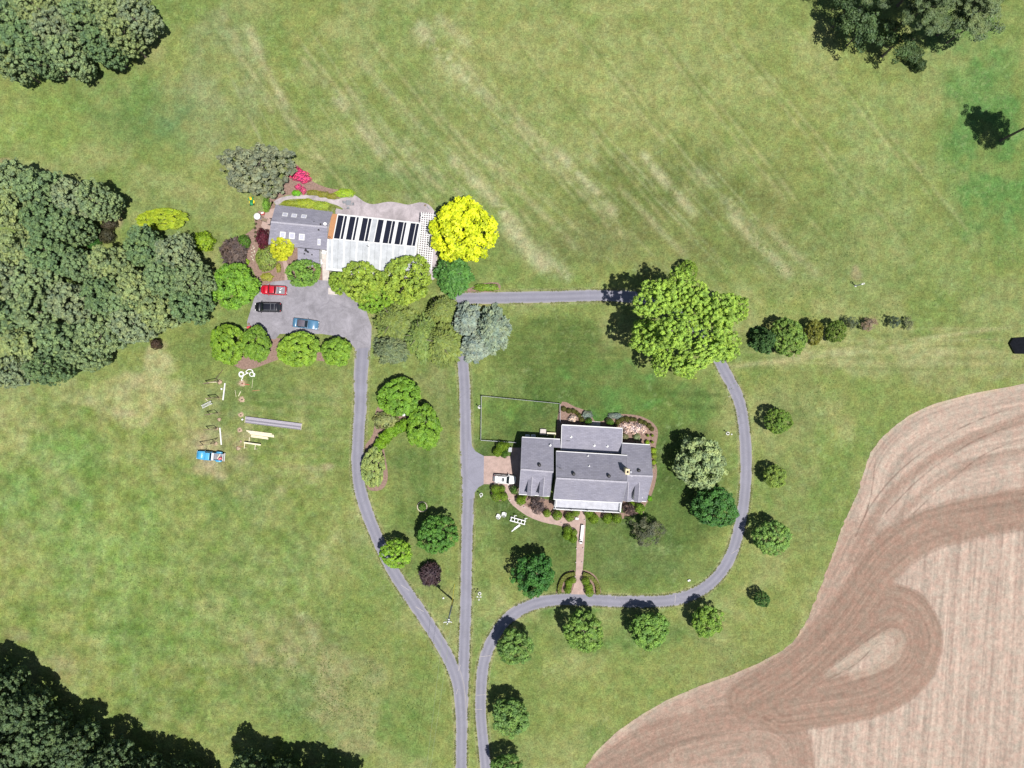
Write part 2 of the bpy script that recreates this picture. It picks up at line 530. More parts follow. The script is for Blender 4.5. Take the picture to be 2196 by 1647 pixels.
# wide zones of the meadow
C = blob(C, 1300, 180, 700, 330, (.235, .235, .105), .75, .3)
C = blob(C, 1500, 470, 520, 190, (.15, .155, .062), .75, .2)
C = blob(C, 1420, 400, 260, 120, (.115, .13, .045), .6, .2)
C = blob(C, 1250, 520, 330, 90, (.15, .15, .07), .5, .2)
C = blob(C, 900, 300, 420, 190, (.16, .185, .075), .6, .3)
C = blob(C, 330, 250, 130, 110, BLUEG, .7, .2); C = blob(C, 210, 240, 170, 100, GREEN, .6)
C = blob(C, 90, 260, 130, 100, (.19,.23,.075), .6)
C = blob(C, 480, 180, 120, 200, (.21,.215,.12), .5)
C = blob(C, 2130, 330, 170, 300, LUSH, .8, .25); C = blob(C, 2080, 130, 150, 140, LUSH, .7, .2)
C = blob(C, 1900, 350, 140, 250, (.205,.225,.10), .5)
C = blob(C, 1850, 560, 280, 120, (.18,.205,.085), .5); C = blob(C, 1700, 560, 200, 90, (.14,.155,.062), .4)
C = blob(C, 1900, 770, 330, 45, DRY, .55); C = blob(C, 2080, 800, 180, 40, (.21,.20,.10), .6)
C = blob(C, 1700, 1000, 70, 300, (.175,.185,.08), .6)
C = blob(C, 1560, 1430, 170, 80, (.17,.175,.075), .5)
C = blob(C, 250, 1150, 300, 260, (.175,.225,.078), .8, .2); C = blob(C, 100, 1020, 160, 120, (.16,.225,.08), .5)
C = blob(C, 520, 1250, 240, 200, (.165,.20,.075), .6); C = blob(C, 330, 1350, 160, 90, (.14,.195,.065), .55)
C = blob(C, 640, 1420, 180, 130, (.21,.20,.105), .6); C = blob(C, 760, 1480, 150, 110, (.215,.20,.11), .5)
C = blob(C, 560, 1490, 140, 70, (.13,.18,.065), .5); C = blob(C, 850, 1560, 70, 80, GREEN, .7)
C = blob(C, 300, 850, 110, 60, DRY, .65); C = blob(C, 330, 780, 60, 40, STRAW, .45); C = blob(C, 180, 840, 120, 40, DRY, .5)
C = blob(C, 460, 960, 100, 65, (.265,.225,.14), .85); C = blob(C, 455, 992, 70, 26, (.29,.235,.16), .75, .1); C = blob(C, 470, 880, 60, 90, (.19,.20,.09), .6)
C = blob(C, 600, 850, 160, 60, (.12,.155,.055), .6, .3); C = blob(C, 680, 900, 80, 40, (.13,.175,.06), .5)
C = blob(C, 690, 1000, 22, 30, SOILC, .5, .2)
C = blob(C, 420, 750, 60, 60, (.13,.16,.055), .6); C = blob(C, 480, 470, 60, 60, (.17,.19,.085), .5)
C = blob(C, 670, 340, 42, 24, STRAW, .8, .2); C = blob(C, 800, 380, 160, 45, (.12,.155,.065), .6)
C = blob(C, 850, 420, 60, 14, (.21,.20,.12), .5)
# cool dark lawn round the house and inside the loop
C = blob(C, 1290, 1020, 310, 300, DARKG, .85, .72, .2); C = blob(C, 1200, 740, 180, 90, (.085,.115,.037), .8, .5, .3)
C = blob(C, 1440, 860, 140, 80, (.105,.15,.045), .6); C = blob(C, 1250, 830, 140, 50, (.105,.15,.048), .5)
C = blob(C, 1350, 1200, 150, 70, (.12,.15,.06), .6); C = blob(C, 1480, 1200, 80, 50, (.115,.15,.055), .5)
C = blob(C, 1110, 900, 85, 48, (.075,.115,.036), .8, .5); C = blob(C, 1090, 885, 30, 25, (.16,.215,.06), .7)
C = blob(C, 890, 1050, 90, 200, (.105,.14,.047), .7, .4); C = blob(C, 930, 850, 50, 120, (.17,.175,.08), .6)
C = blob(C, 900, 1230, 60, 120, (.11,.145,.048), .6, .5); C = blob(C, 1300, 1350, 240, 60, (.115,.16,.055), .7)
C = blob(C, 1700, 900, 90, 60, (.155,.17,.075), .4); C = blob(C, 1130, 1480, 60, 160, GREEN, .5)
C = blob(C, 1030, 1330, 30, 300, GREEN, .5)
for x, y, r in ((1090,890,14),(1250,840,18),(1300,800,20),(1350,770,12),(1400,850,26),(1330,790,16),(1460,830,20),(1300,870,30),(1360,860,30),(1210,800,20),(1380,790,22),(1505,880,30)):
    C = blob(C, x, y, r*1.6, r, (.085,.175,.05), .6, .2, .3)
# pale clover and seed flecks
fl = sstep(.66, .74, fbm(PX/5.5, PY/5.5, 2, 201))*sstep(.45, .6, med)
C = put(C, (.25, .28, .15), fl*.28)
# long dry swaths left by mowing
BEND = (fbm(PX/120, PY/120, 2, 90)-.5)*10
def swath(C, x1, y1, x2, y2, w, col, s, seed=0):
    g = 14+3*w
    cx = np.where((PX[0] > min(x1, x2)-g) & (PX[0] < max(x1, x2)+g))[0]
    cy = np.where((PY[:, 0] > min(y1, y2)-g) & (PY[:, 0] < max(y1, y2)+g))[0]
    if not len(cx) or not len(cy): return C
    sl = (slice(cy[0], cy[-1]+1), slice(cx[0], cx[-1]+1))
    X, Y = PX[sl], PY[sl]
    D, U, _ = seg_dist(X+BEND[sl], Y, [(x1, y1), (x2, y2)])
    L = math.hypot(x2-x1, y2-y1)
    br = sstep(.18, .55, vn(U/38, np.full_like(U, seed*3.1), 60+seed)*.7 + vn(X/7, Y/7, 300+seed)*.3)
    ends = sstep(-.02, .12, U/L)*sstep(-.02, .12, 1-U/L)
    m = np.exp(-(D/w)**2)
    C[sl] = put(C[sl], col, np.clip(m*s*br*ends, 0, 1))
    return C
SW = [(520,40,640,285,9,.7),(470,20,600,270,6,.4),(690,165,860,380,10,.75),(740,180,830,330,6,.5),(880,40,1020,190,16,.75),(930,30,1010,100,10,.5),
 (1010,180,1180,320,10,.6),(1180,310,1330,470,9,.75),(1200,330,1290,420,6,.6),(960,330,1130,510,11,.85),(1000,370,1090,460,8,.8),(1080,470,1180,585,13,.85),(1130,530,1230,600,12,.7),
 (1370,320,1500,470,8,.7),(1385,345,1440,410,6,.6),(1480,350,1640,520,11,.6),(1560,450,1700,600,10,.6),(930,240,1080,380,6,.5),(800,250,960,420,6,.5),(860,290,1000,430,5,.5),
 (560,120,650,290,5,.5),(640,110,820,330,5,.4),(1100,270,1350,520,6,.5),(1250,320,1480,560,6,.45),(760,120,930,300,6,.35),(1040,330,1260,560,6,.5),(1640,480,1760,600,8,.45)]
for k, (a, b_, c_, d_, w_, s_) in enumerate(SW): C = swath(C, a, b_, c_, d_, w_*1.35, (.34,.305,.205) if s_ >= .6 else (.33,.295,.19), min(1, s_*1.1), k)
for k in range(34):      # fainter mower passes, all at the same slant
    o = 420 + k*41
    C = swath(C, o, 20+(k*37)%140, o+330, 430+(k*37)%140, 4.5, DRY if k % 2 else (.115,.135,.048), .42, 40+k)
rs_ = random.Random(12)
for k in range(64):      # thin pale windrow lines fanning over the meadow
    x0 = 470+k*17+rs_.uniform(-6, 6); y0 = 40+rs_.uniform(0, 260)+(k*3 if k > 20 else 0)
    an = math.radians(np.interp(x0, [500, 700, 1000, 1400], [64, 54, 43, 48]))
    Ln = rs_.uniform(150, 330)
    C = swath(C, x0, y0, x0+math.cos(an)*Ln, y0+math.sin(an)*Ln, 1.9, (.30,.29,.18), rs_.uniform(.2, .5), 200+k)
for k in range(16):      # passes across the paddock on the west
    y = 835 + k*9.5
    C = swath(C, 505, y, 755, y+16, 3.0, (.115,.155,.05) if k % 2 else (.19,.20,.09), .5, 90+k)
for k in range(14):
    y = 955 + k*8
    C = swath(C, 490, y+20, 700, y+50-k*6, 2.6, (.23,.215,.12), .45, 120+k)
for k in range(9):       # passes along the field edge
    C = swath(C, 1560, 700+k*11, 2190, 690+k*13, 3, DRY if k % 2 else (.13,.15,.06), .45, 140+k)
C = swath(C, 1540, 790, 2000, 735, 5, STRAW, .6, 152); C = swath(C, 1640, 770, 2180, 700, 4, STRAW, .5, 153)
for x1, y1, x2, y2 in ((1785,80,1890,345),(1800,85,1905,330)): C = swath(C, x1, y1, x2, y2, 2.2, (.26,.29,.12), .8, 7)
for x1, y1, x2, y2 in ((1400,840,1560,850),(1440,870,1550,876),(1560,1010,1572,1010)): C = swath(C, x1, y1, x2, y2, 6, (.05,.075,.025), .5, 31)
for k in range(12):      # lawn stripes west of the main drive
    C = swath(C, 840+k*13, 800, 860+k*13, 1260, 4, (.085,.12,.038) if k % 2 else (.15,.165,.07), .35, 170+k)
for k in range(22):
    C = swath(C, 1030, 680+k*7, 1350, 684+k*7, 2.6, (.085,.12,.038) if k % 2 else (.135,.15,.06), .4, 190+k)
# worn soil round the work in the paddock, by the wood and the drive edges
for x, y, rx, ry, s in ((470,818,6,6,.8),(470,853,7,5,.6),(467,886,8,6,.6),(470,900,5,4,.8),(465,919,7,5,.6),(462,952,11,6,.6),(519,822,14,9,.75),(510,955,14,10,.6),(516,857,8,7,.5),
                        (1837,590,16,16,.5),(1835,575,9,9,.5),(345,740,18,12,.5),(140,160,20,14,.5),(60,160,30,8,.5),(255,470,12,24,.6),(10,345,20,8,.6),(1865,690,20,14,.4),
                        (2180,765,14,8,.4),(575,765,20,10,.5),(765,1600,50,30,.4),(140,1440,30,40,.3),(30,1360,40,20,.3),(430,1010,40,12,.3)):
    d = np.hypot((PX+wx*.06-x)/rx, (PY+wy*.06-y)/ry)
    C = put(C, SOILC, (1-sstep(.4, 1.15, d))*s)
for path, w in ((MAIN, 14.5), (WEST, 16), (LOOP, 14.5)):
    D, U, SG = seg_dist(PX, PY, line2(path))
    e = np.exp(-((D-w)/2.6)**2)*(.35+.5*vn(U/25, SG*3, 8))
    C = put(C, (.29, .25, .16), np.clip(e, 0, 1))
hv = fbm(PX/24+9, PY/24, 3, 131)-.5; hv2 = fbm(PX/80+3, PY/80, 3, 141)-.5; hv3 = vn(PX/9, PY/9, 151)-.5
past = sstep(780, 620, PX)*sstep(780, 900, PY)
am = (.55+.75*past)
C = C*(1+np.stack([hv*.48+hv2*.36+hv3*.26, hv*.30+hv2*.20+hv3*.26, hv*.70+hv2*.3+hv3*.2], -1)*am[..., None])
C = C*L3((.75, .835, .69))*(0.78+0.44*sm[..., None])*(0.93+0.14*fbm(PX/6, PY/6, 2, 33)[..., None])
far = sstep(1300, 2600, np.hypot(GX*PPM, GY*PPM))
C = put(C, (.16, .18, .075), far*.6)
Z = np.zeros_like(GX)
lawn = link('lawn', grid_mesh('lawn', GX, GY, Z, C, M['lawn'])); tag(lawn, 'mown grass land with straw coloured mowing swaths', kind='structure')

# ------------------------------------------------------------------ ploughed field
EDGE = [(3200,560),(2600,700),(2330,790),(2196,823),(2090,843),(2000,868),(1945,895),(1905,925),(1875,960),(1855,1000),(1838,1060),(1815,1110),(1795,1160),(1772,1225),(1745,1295),(1722,1345),(1690,1385),(1630,1420),(1560,1450),(1490,1475),(1420,1507),(1350,1550),(1290,1600),(1250,1652),(1200,1720),(1150,1800),(1100,1950),(1050,2200)]
ed = np.array(catmull(EDGE, 8))
ey = ed[:, 1]; ex = ed[:, 0]; o_ = np.argsort(ey); ey = ey[o_]; ex = ex[o_]
rows = np.concatenate([np.arange(562, 800, 14), np.arange(800, 1670, 2.0), np.arange(1674, 2200, 22)])
nc = 520
tt = np.concatenate([np.linspace(0, 1, nc-30)*.62, np.linspace(.63, 1, 30)])
FX = np.zeros((len(rows), len(tt))); FY = np.zeros_like(FX)
for i, y in enumerate(rows):
    bx = np.interp(y, ey, ex) + (float(vn(np.array([y/9.0]), np.array([.5]), 5)[0])-.5)*5 + (float(vn(np.array([y/2.6]), np.array([.5]), 6)[0])-.5)*2.5
    hi = bx + (max(2240-bx, 60))/.62
    FX[i] = bx + (hi-bx)*tt; FY[i] = y
fw = fbm(FX/30, FY/30, 3, 8)-.5
# straight stubble rows running up and down
v0 = FX + 0.074*(FY-1100) + fw*3
stub = .55*vn(v0/3.2, FY/90, 1) + .45*vn(v0/9, FY/260, 2)
st2 = vn(v0/5.0, FY/9, 4)
FC = np.zeros(FX.shape+(3,)) + L3((.312, .243, .203))
FC *= (0.60+.56*stub+.22*st2)[..., None]
for c0, s0, w0 in ((2062,.5,3.2),(2110,.3,4),(2150,.35,4),(2190,.3,5),(1990,.22,4),(1955,.2,3),(1900,.2,4),(1860,.22,4),(1930,.15,4)):
    FC = put(FC, (.18,.12,.10), np.exp(-((v0-c0)/w0)**2)*s0*(.4+.8*vn(FY/20, FX/50, 12)))
# headland worked round the edge
eb = [(x, y) for x, y in zip(ex[::6], ey[::6])][::-1]
DB, UB, _ = seg_dist(FX, FY, eb)
hd = .5*vn(DB/2.8, UB/70, 14) + .5*vn(DB/8, UB/200, 15)
HC = L3((.308, .240, .20))*(0.72+.5*hd)[..., None]
hw = (1-sstep(80, 135, DB+fw*25))
up = sstep(1150, 950, FY)
FC = FC*(1-(hw*np.clip(.35+up, 0, 1))[..., None]) + HC*(hw*np.clip(.35+up, 0, 1))[..., None]
w_up = sstep(1180, 1000, FY)*sstep(330, 120, DB)
FC = FC*(1-w_up[..., None]) + HC*w_up[..., None]
TILL = (.205, .140, .110)
def track(FC, pts, hwid, col=TILL, s=.92, feather=9, tex=.42):
    line = [(p[0], p[1]) for p in catmull(pts, 7)]
    D, U, SG = seg_dist(FX, FY, line)
    d = D*SG
    D2 = D + fw*7
    w = (1-sstep(hwid-feather*.6, hwid+feather*.4, D2))*s
    q = .45*vn(d/2.6+50, U/60, 70) + .35*vn(d/7+20, U/180, 71) + .2*vn(FX/3, FY/3, 72)
    c = L3(col)*(1-tex*.75+tex*1.5*q)[..., None]
    FC = FC*(1-w[..., None]) + c*w[..., None]
    lip = np.exp(-((D2-hwid)/1.6)**2)*.35*s*vn(U/14, SG, 3)
    return put(FC, (.14,.09,.07), np.clip(lip, 0, 1))
FC = track(FC, [(1290,1690),(1400,1600),(1500,1540),(1600,1500),(1690,1440),(1760,1350),(1810,1250),(1850,1170)], 62, (.245,.172,.138), .8, 40)
FC = track(FC, [(2260,880),(2120,925),(2000,985),(1920,1050),(1870,1120),(1830,1200)], 11, (.215,.148,.118), .7, 9)
FC = track(FC, [(2230,960),(2100,990),(1990,1050),(1910,1130),(1850,1210)], 8, (.215,.148,.118), .6, 7)
FC = track(FC, [(1330,1680),(1450,1632),(1560,1612),(1650,1625),(1670,1720)], 46, (.255,.185,.15), .75, 12)
FC = track(FC, [(1270,1668),(1390,1598),(1510,1560),(1615,1550),(1685,1575),(1706,1620),(1700,1720)], 40, (.215,.15,.12), .92)
FC = track(FC, [(1460,1625),(1560,1598),(1640,1590),(1678,1630),(1660,1700)], 24, (.25,.18,.145), .8, 14)
FC = track(FC, [(1660,1510),(1730,1440),(1800,1385),(1862,1330),(1910,1305),(1950,1322),(1970,1380),(1945,1440),(1880,1482),(1780,1505),(1680,1520)], 52, TILL, .92)
FC = track(FC, [(1775,1445),(1830,1408),(1880,1372),(1915,1355),(1932,1372),(1922,1405),(1885,1432),(1830,1448)], 11, (.30,.235,.19), .6, 9)
FC = track(FC, [(1800,1432),(1850,1400),(1890,1375),(1908,1385),(1880,1412)], 14, (.31,.245,.20), .8, 8)
FC = track(FC, [(2320,1065),(2196,1090),(2080,1112),(1985,1140),(1905,1195),(1850,1270),(1790,1350),(1710,1430),(1600,1500)], 46, TILL, .9, 16)
for pts, w_ in (([(2196,865),(2060,918),(1940,1000),(1870,1080),(1835,1150)],1.6),([(2196,905),(2090,945),(1980,1020),(1900,1100)],1.5),([(2196,940),(2110,975),(2020,1045),(1960,1100)],1.4),
                ([(1880,960),(1868,1060),(1850,1120)],1.4),([(1760,1450),(1850,1380),(1920,1330)],1.3),([(1740,1475),(1840,1420),(1900,1350)],1.2)):
    D, U, _ = seg_dist(FX, FY, [(p[0], p[1]) for p in catmull(pts, 7)])
    FC = put(FC, (.12,.08,.065), np.exp(-(D/w_)**2)*.65*(.3+vn(U/16, U*0, 9)))
# stubborn pale verge where grass and soil meet
vg = np.exp(-(DB/5.0)**2)*.55*vn(UB/10, DB*0, 19)
FC = put(FC, (.36, .31, .20), vg)
FC = FC*(.82+.36*fbm(FX/5, FY/5, 3, 88))[..., None]
FZ = 0.012 + .03*vn(FX/3, FY/3, 55)
field = link('ploughed_field', grid_mesh('ploughed_field', (FX-CX)/PPM, (CY-FY)/PPM, FZ, FC, M['soil']))
# grid rows run southwards: turn the faces up
field.data.flip_normals(); tag(field, 'pinkish brown crop field with looping cultivator tracks', kind='structure')

# ------------------------------------------------------------------ drives, yards, paths and beds
LANES = (-.5, -.45, -.36, -.24, 0, .24, .36, .45, .5)
def ribbon(name, pts, z, mat, jit=0.5, n=7, label=None, seed=1):
    rnd = random.Random(seed)
    c = catmull(pts, n); mb = MB(); vs = []
    for i, (x, y, w) in enumerate(c):
        x0, y0, _ = c[max(i-1, 0)]; x1, y1, _ = c[min(i+1, len(c)-1)]
        d = math.hypot(x1-x0, y1-y0) or 1
        nx, ny = -(y1-y0)/d, (x1-x0)/d
        for s in LANES:
            k = s*w + (rnd.uniform(-jit, jit) if abs(s) == .5 else 0)
            vs.append(P(x+nx*k, y+ny*k, 0) + Vector((0, 0, z)))
    fs = []
    for i in range(len(c)-1):
        for k in range(8):
            a = i*9+k; fs.append((a, a+1, a+10, a+9))
    mb.add(vs, fs)
    o = link(name, mb.mesh(name, mat)); fix_up(o.data)
    m = len(c)
    if mat is M['asphalt']:
        for nm, row in (('wear', (1,.55,.1,0,.12,0,.1,.55,1)), ('track', (0,0,.35,1,0,1,.35,0,0))):
            at = o.data.attributes.new(nm, 'FLOAT', 'POINT'); at.data.foreach_set('value', list(row)*m)
    return tag(o, label, kind='structure')
def fix_up(me):
    if len(me.polygons) and sum(p.normal.z for p in me.polygons) < 0: me.flip_normals()
def sheet(name, pts, z, mat, smooth=0, label=None):
    if smooth: pts = catmull(pts, smooth, True)
    mb = MB(); mb.quad(*[P(x, y, 0) + Vector((0, 0, z)) for x, y in pts])
    o = link(name, mb.mesh(name, mat)); fix_up(o.data)
    return tag(o, label, kind='structure')

ribbon('driveway', MAIN, .020, M['asphalt'], label='straight grey asphalt drive running up the middle', seed=2)
ribbon('driveway', WEST, .024, M['asphalt'], label='curving asphalt drive to the west parking yard', seed=3)
ribbon('driveway', LOOP, .028, M['asphalt'], label='asphalt loop drive round the farmhouse', seed=4)
sheet('parking_yard', [(545,640),(556,618),(585,604),(640,598),(705,602),(745,630),(785,665),(797,700),(795,745),(762,748),(742,724),(690,716),(640,716),(600,716),(590,728),(560,722),(531,708),(530,690)], .032, M['parking'], label='stained grey asphalt parking yard')
sheet('drive_apron', [(1009,945),(1013,958),(1020,968),(1038,978),(1038,1038),(1026,1045),(1018,1056),(1014,1070),(1003,1070),(1003,945)], .036, M['asphalt'])
sheet('brick_pad', [(1038,978),(1096,978),(1096,960),(1125,960),(1125,1075),(1100,1050),(1062,1039),(1037,1038)], .040, M['paver'], label='pinkish brick parking pad by the garage')
bedmat = M['mulch']
sheet('mulch_bed', [(1098,1042),(1125,1050),(1125,1060),(1190,1075),(1190,1112),(1160,1103),(1130,1090),(1108,1072),(1096,1056)], .008, bedmat, label='bark mulch bed below the garage')
sheet('mulch_bed', [(1052,1040),(1082,1040),(1090,1052),(1092,1066),(1082,1074),(1060,1074),(1053,1060)], .006, bedmat)
sheet('mulch_bed', [(1340,1090),(1385,1080),(1380,1100),(1360,1104),(1340,1108)], .006, bedmat)
sheet('mulch_bed', [(1200,870),(1235,873),(1263,885),(1276,903),(1292,903),(1312,890),(1340,888),(1372,892),(1398,905),(1411,925),(1406,960),(1404,985),(1409,1010),(1403,1045),(1388,1078),(1360,1100),(1320,1080),(1205,1000)], .012, bedmat, 4, 'bark mulch bed around the north east of the farmhouse')
ribbon('brick_walk', [(1086,1046,16),(1093,1062,15),(1104,1077,15),(1122,1091,16),(1143,1103,17),(1170,1112,18),(1200,1118,18),(1222,1124,20),(1246,1127,20)], .016, M['paver'], .2, label='curved brick walk to the front door', seed=8)
sheet('brick_walk', [(1236,1095),(1254,1095),(1256,1120),(1252,1190),(1249,1232),(1246,1245),(1252,1258),(1258,1275),(1224,1274),(1231,1256),(1234,1240),(1236,1200),(1237,1150),(1222,1130),(1226,1118),(1236,1112)], .044, M['paver'], label='straight pink brick walk down to the loop drive')
sheet('mulch_bed', [(1148,1084),(1200,1088),(1340,1100),(1338,1112),(1325,1113),(1310,1098),(1290,1110),(1258,1106),(1236,1112),(1216,1112),(1190,1110),(1165,1105),(1150,1098)], .014, bedmat)
sheet('mulch_bed', [(1233,1224),(1216,1226),(1203,1236),(1196,1254),(1194,1275),(1226,1275),(1236,1250)], .010, bedmat, 3, 'half round bed left of the walk foot')
sheet('mulch_bed', [(1249,1224),(1266,1227),(1279,1238),(1286,1256),(1287,1276),(1256,1276),(1248,1250)], .010, bedmat, 3, 'half round bed right of the walk foot')
# the west house's grounds
sheet('patio', [(588,432),(608,422),(640,418),(680,420),(718,428),(740,422),(761,419),(780,432),(800,438),(830,433),(850,434),(875,439),(900,434),(918,438),(931,452),(936,470),(936,580),(905,600),(700,575),(700,455),(735,450),(722,440),(690,432),(650,426),(612,429),(596,440)], .016, M['concrete'], 3, 'pale stamped concrete patio with wavy edge')
sheet('mulch_bed', [(628,352),(645,363),(660,380),(676,392),(700,402),(722,406),(748,410),(738,420),(718,426),(680,418),(640,416),(610,420),(588,432),(575,430),(600,400)], .006, bedmat, 3, 'planting bed between lawn and patio path')
sheet('mulch_bed', [(588,432),(572,455),(555,452),(545,470),(548,485),(530,500),(512,515),(500,530),(495,560),(540,575),(560,612),(620,604),(700,600),(705,530),(590,440)], .010, bedmat, 2, 'reddish mulch bed west of the cottage')
sheet('brick_deck', [(571,452),(592,445),(590,500),(566,497),(560,484)], .020, M['paver'], label='small brick terrace beside the cottage')
sheet('garden_path', [(606,560),(614,560),(622,580),(622,606),(610,606),(611,585)], .022, M['paver'])
sheet('concrete_walk', [(691,545),(705,540),(706,606),(692,606)], .026, M['pale_concrete'], label='pale concrete walk between cottage and greenhouse')
sheet('concrete_slab', [(704,617),(723,618),(723,633),(704,631)], .040, M['pale_concrete'], label='pale concrete slab at the yard edge')
sheet('mulch_bed', [(484,770),(500,782),(520,792),(545,790),(572,780),(600,770),(620,765),(695,775),(720,772),(700,760),(600,726),(560,722),(500,745)], .006, bedmat, 2, 'mulch under the yard trees')
sheet('mulch_bed', [(806,880),(822,872),(870,880),(882,905),(868,920),(845,926),(830,942),(824,965),(830,1000),(831,1030),(818,1050),(790,1050),(775,1020),(778,965),(800,930)], .006, bedmat, 3, 'curling mulch bed between the drives')
sheet('mulch_bed', [(1008,618),(1035,608),(1068,606),(1072,622),(1040,628),(1000,634),(960,632)], .006, bedmat, 2)

for x, y, L, r in ((869,1260,2.2,-.6),(900,1306,2.0,-.55),(1040,1407,2.3,.1),(1033,1490,2.2,.06),(1026,1521,1.6,0),(1448,1284,1.8,1.45),(1320,1281,.6,1.3),(1566,849,1.0,.5),(1575,1183,1.6,.6),(985,1432,1.4,1.2),(980,1483,1.2,1.3)):
    o = link('asphalt_seam', MB().box((0,0,0),(L,.06,.012)).mesh('asphalt_seam', M['pale_concrete'])); o.location = P(x, y)+Vector((0,0,.046)); o.rotation_euler = (0,0,r); o['kind'] = 'structure'

# ragged grass leaning over the edges of drives and field
def verge():
    rng = np.random.default_rng(8); pos = []; hs = []
    def along(line, off, n_per, h, sig):
        for (x1, y1), (x2, y2) in zip(line[:-1], line[1:]):
            L = math.hypot(x2-x1, y2-y1); n = int(L*n_per)
            if n < 1 or not (-50 < x1 < 2250 and -50 < y1 < 1700): continue
            t = rng.random(n); o = off+np.abs(rng.normal(size=n))*sig*np.sign(off or 1)
            nx, ny = -(y2-y1)/L, (x2-x1)/L
            keep = vn((x1+(x2-x1)*t)/9, (y1+(y2-y1)*t)/9, 31) > .42
            for u, v in zip((x1+(x2-x1)*t+nx*o)[keep], (y1+(y2-y1)*t+ny*o)[keep]): pos.append((u, v)); hs.append(h)
    for pth, w in ((MAIN, 12.0), (WEST, 13.0), (LOOP, 12.0)):
        ln = line2(pth)
        along(ln, w, 2.2, .10, 1.6); along(ln, -w, 2.2, .10, 1.6)
    pos = np.array(pos); hs = np.array(hs); ok = np.ones(len(pos), bool)
    for pth, w in ((MAIN, 11.5), (WEST, 12.5), (LOOP, 11.5)):
        D, _, _ = seg_dist(pos[:, 0], pos[:, 1], line2(pth)); ok &= D > w
    x, y = pos[:, 0], pos[:, 1]
    ok &= ~((x > 1004) & (x < 1040) & (y > 944) & (y < 1068)) & ~((x > 525) & (x < 800) & (y > 595) & (y < 752)) & ~((x > 1222) & (x < 1262) & (y > 1255) & (y < 1280))
    return pos[ok], hs[ok]
VERGE = verge()

# ================================================================== TREES AND SHRUBS
def quads_mesh(name, pos, nrm, L, Wd, tint, rng, mat, along=None):
    """many single leaves: diamond faces at pos facing nrm"""
    n = len(pos)
    nrm = nrm/np.linalg.norm(nrm, axis=1, keepdims=True)
    r = rng.normal(size=(n, 3)) if along is None else along
    t = r - nrm*(r*nrm).sum(1, keepdims=True)
    t /= np.linalg.norm(t, axis=1, keepdims=True)+1e-9
    b = np.cross(nrm, t)
    L = L[:, None]; Wd = Wd[:, None]
    v = np.stack([pos-t*L/2, pos+b*Wd/2-nrm*L*.06, pos+t*L/2, pos-b*Wd/2-nrm*L*.06], 1).reshape(-1, 3)
    me = bpy.data.meshes.new(name)
    me.vertices.add(4*n); me.vertices.foreach_set('co', v.astype(np.float32).ravel())
    me.loops.add(4*n); me.loops.foreach_set('vertex_index', np.arange(4*n, dtype=np.int32))
    me.polygons.add(n); me.polygons.foreach_set('loop_start', np.arange(0, 4*n, 4, dtype=np.int32))
    me.update(calc_edges=True)
    a = me.attributes.new('tint', 'FLOAT', 'FACE'); a.data.foreach_set('value', tint.astype(np.float32))
    me.materials.append(mat)
    return me

def rdir(rng, n, zmin=-1.0):
    z = rng.uniform(zmin, 1, n); a = rng.uniform(0, 2*np.pi, n); r = np.sqrt(1-z*z)
    return np.stack([r*np.cos(a), r*np.sin(a), z], 1)

def crown(name, seed, R, RZ, nclump, cr, nleaf, ls, zmin=-.55, lump=.22, inner=.25, flat=.75, mat='leaf', asp=.62, up=.45, rough=.74):
    """deciduous crown: leaf clumps spread over a lumpy volume, gaps between them"""
    rng = np.random.default_rng(seed)
    d = rdir(rng, nclump, zmin)
    ph = rng.uniform(0, 6.28, 4)
    az = np.arctan2(d[:, 1], d[:, 0])
    lob = 1 + lump*(.5*np.sin(2*az+ph[0])+.5*np.sin(3*az+ph[1]+2*d[:, 2])+.4*np.sin(5*az+ph[2]))*np.sqrt(1-d[:, 2]**2)
    c_r = cr*rng.uniform(.65, 1.35, nclump)
    rad = np.where(rng.random(nclump) < inner, rng.uniform(.2, .7, nclump), rng.uniform(rough, 1.0, nclump))
    ext = np.array([R, R, RZ])
    cen = d*rad[:, None]*(ext-np.minimum(c_r[:, None], ext*.6))*np.stack([lob, lob, np.ones(nclump)], 1)
    wgt = c_r**2; wgt /= wgt.sum()
    k = rng.choice(nclump, nleaf, p=wgt)
    ld = rdir(rng, nleaf) + d[k]*.45 + np.array([0, 0, .25])
    ld /= np.linalg.norm(ld, axis=1, keepdims=True)
    rr = c_r[k]*(.45+.6*np.sqrt(rng.random(nleaf)))
    pos = cen[k] + ld*rr[:, None]*np.array([1, 1, flat])
    nr = ld*.75 + np.array([0, 0, up]) + rng.normal(size=(nleaf, 3))*.32
    ct = rng.random(nclump)
    tint = np.clip(ct[k]*.55 + rng.random(nleaf)*.45, 0, 1)
    L = ls*rng.uniform(.65, 1.35, nleaf)
    return quads_mesh(name, pos, nr, L, L*asp, tint, rng, M[mat])

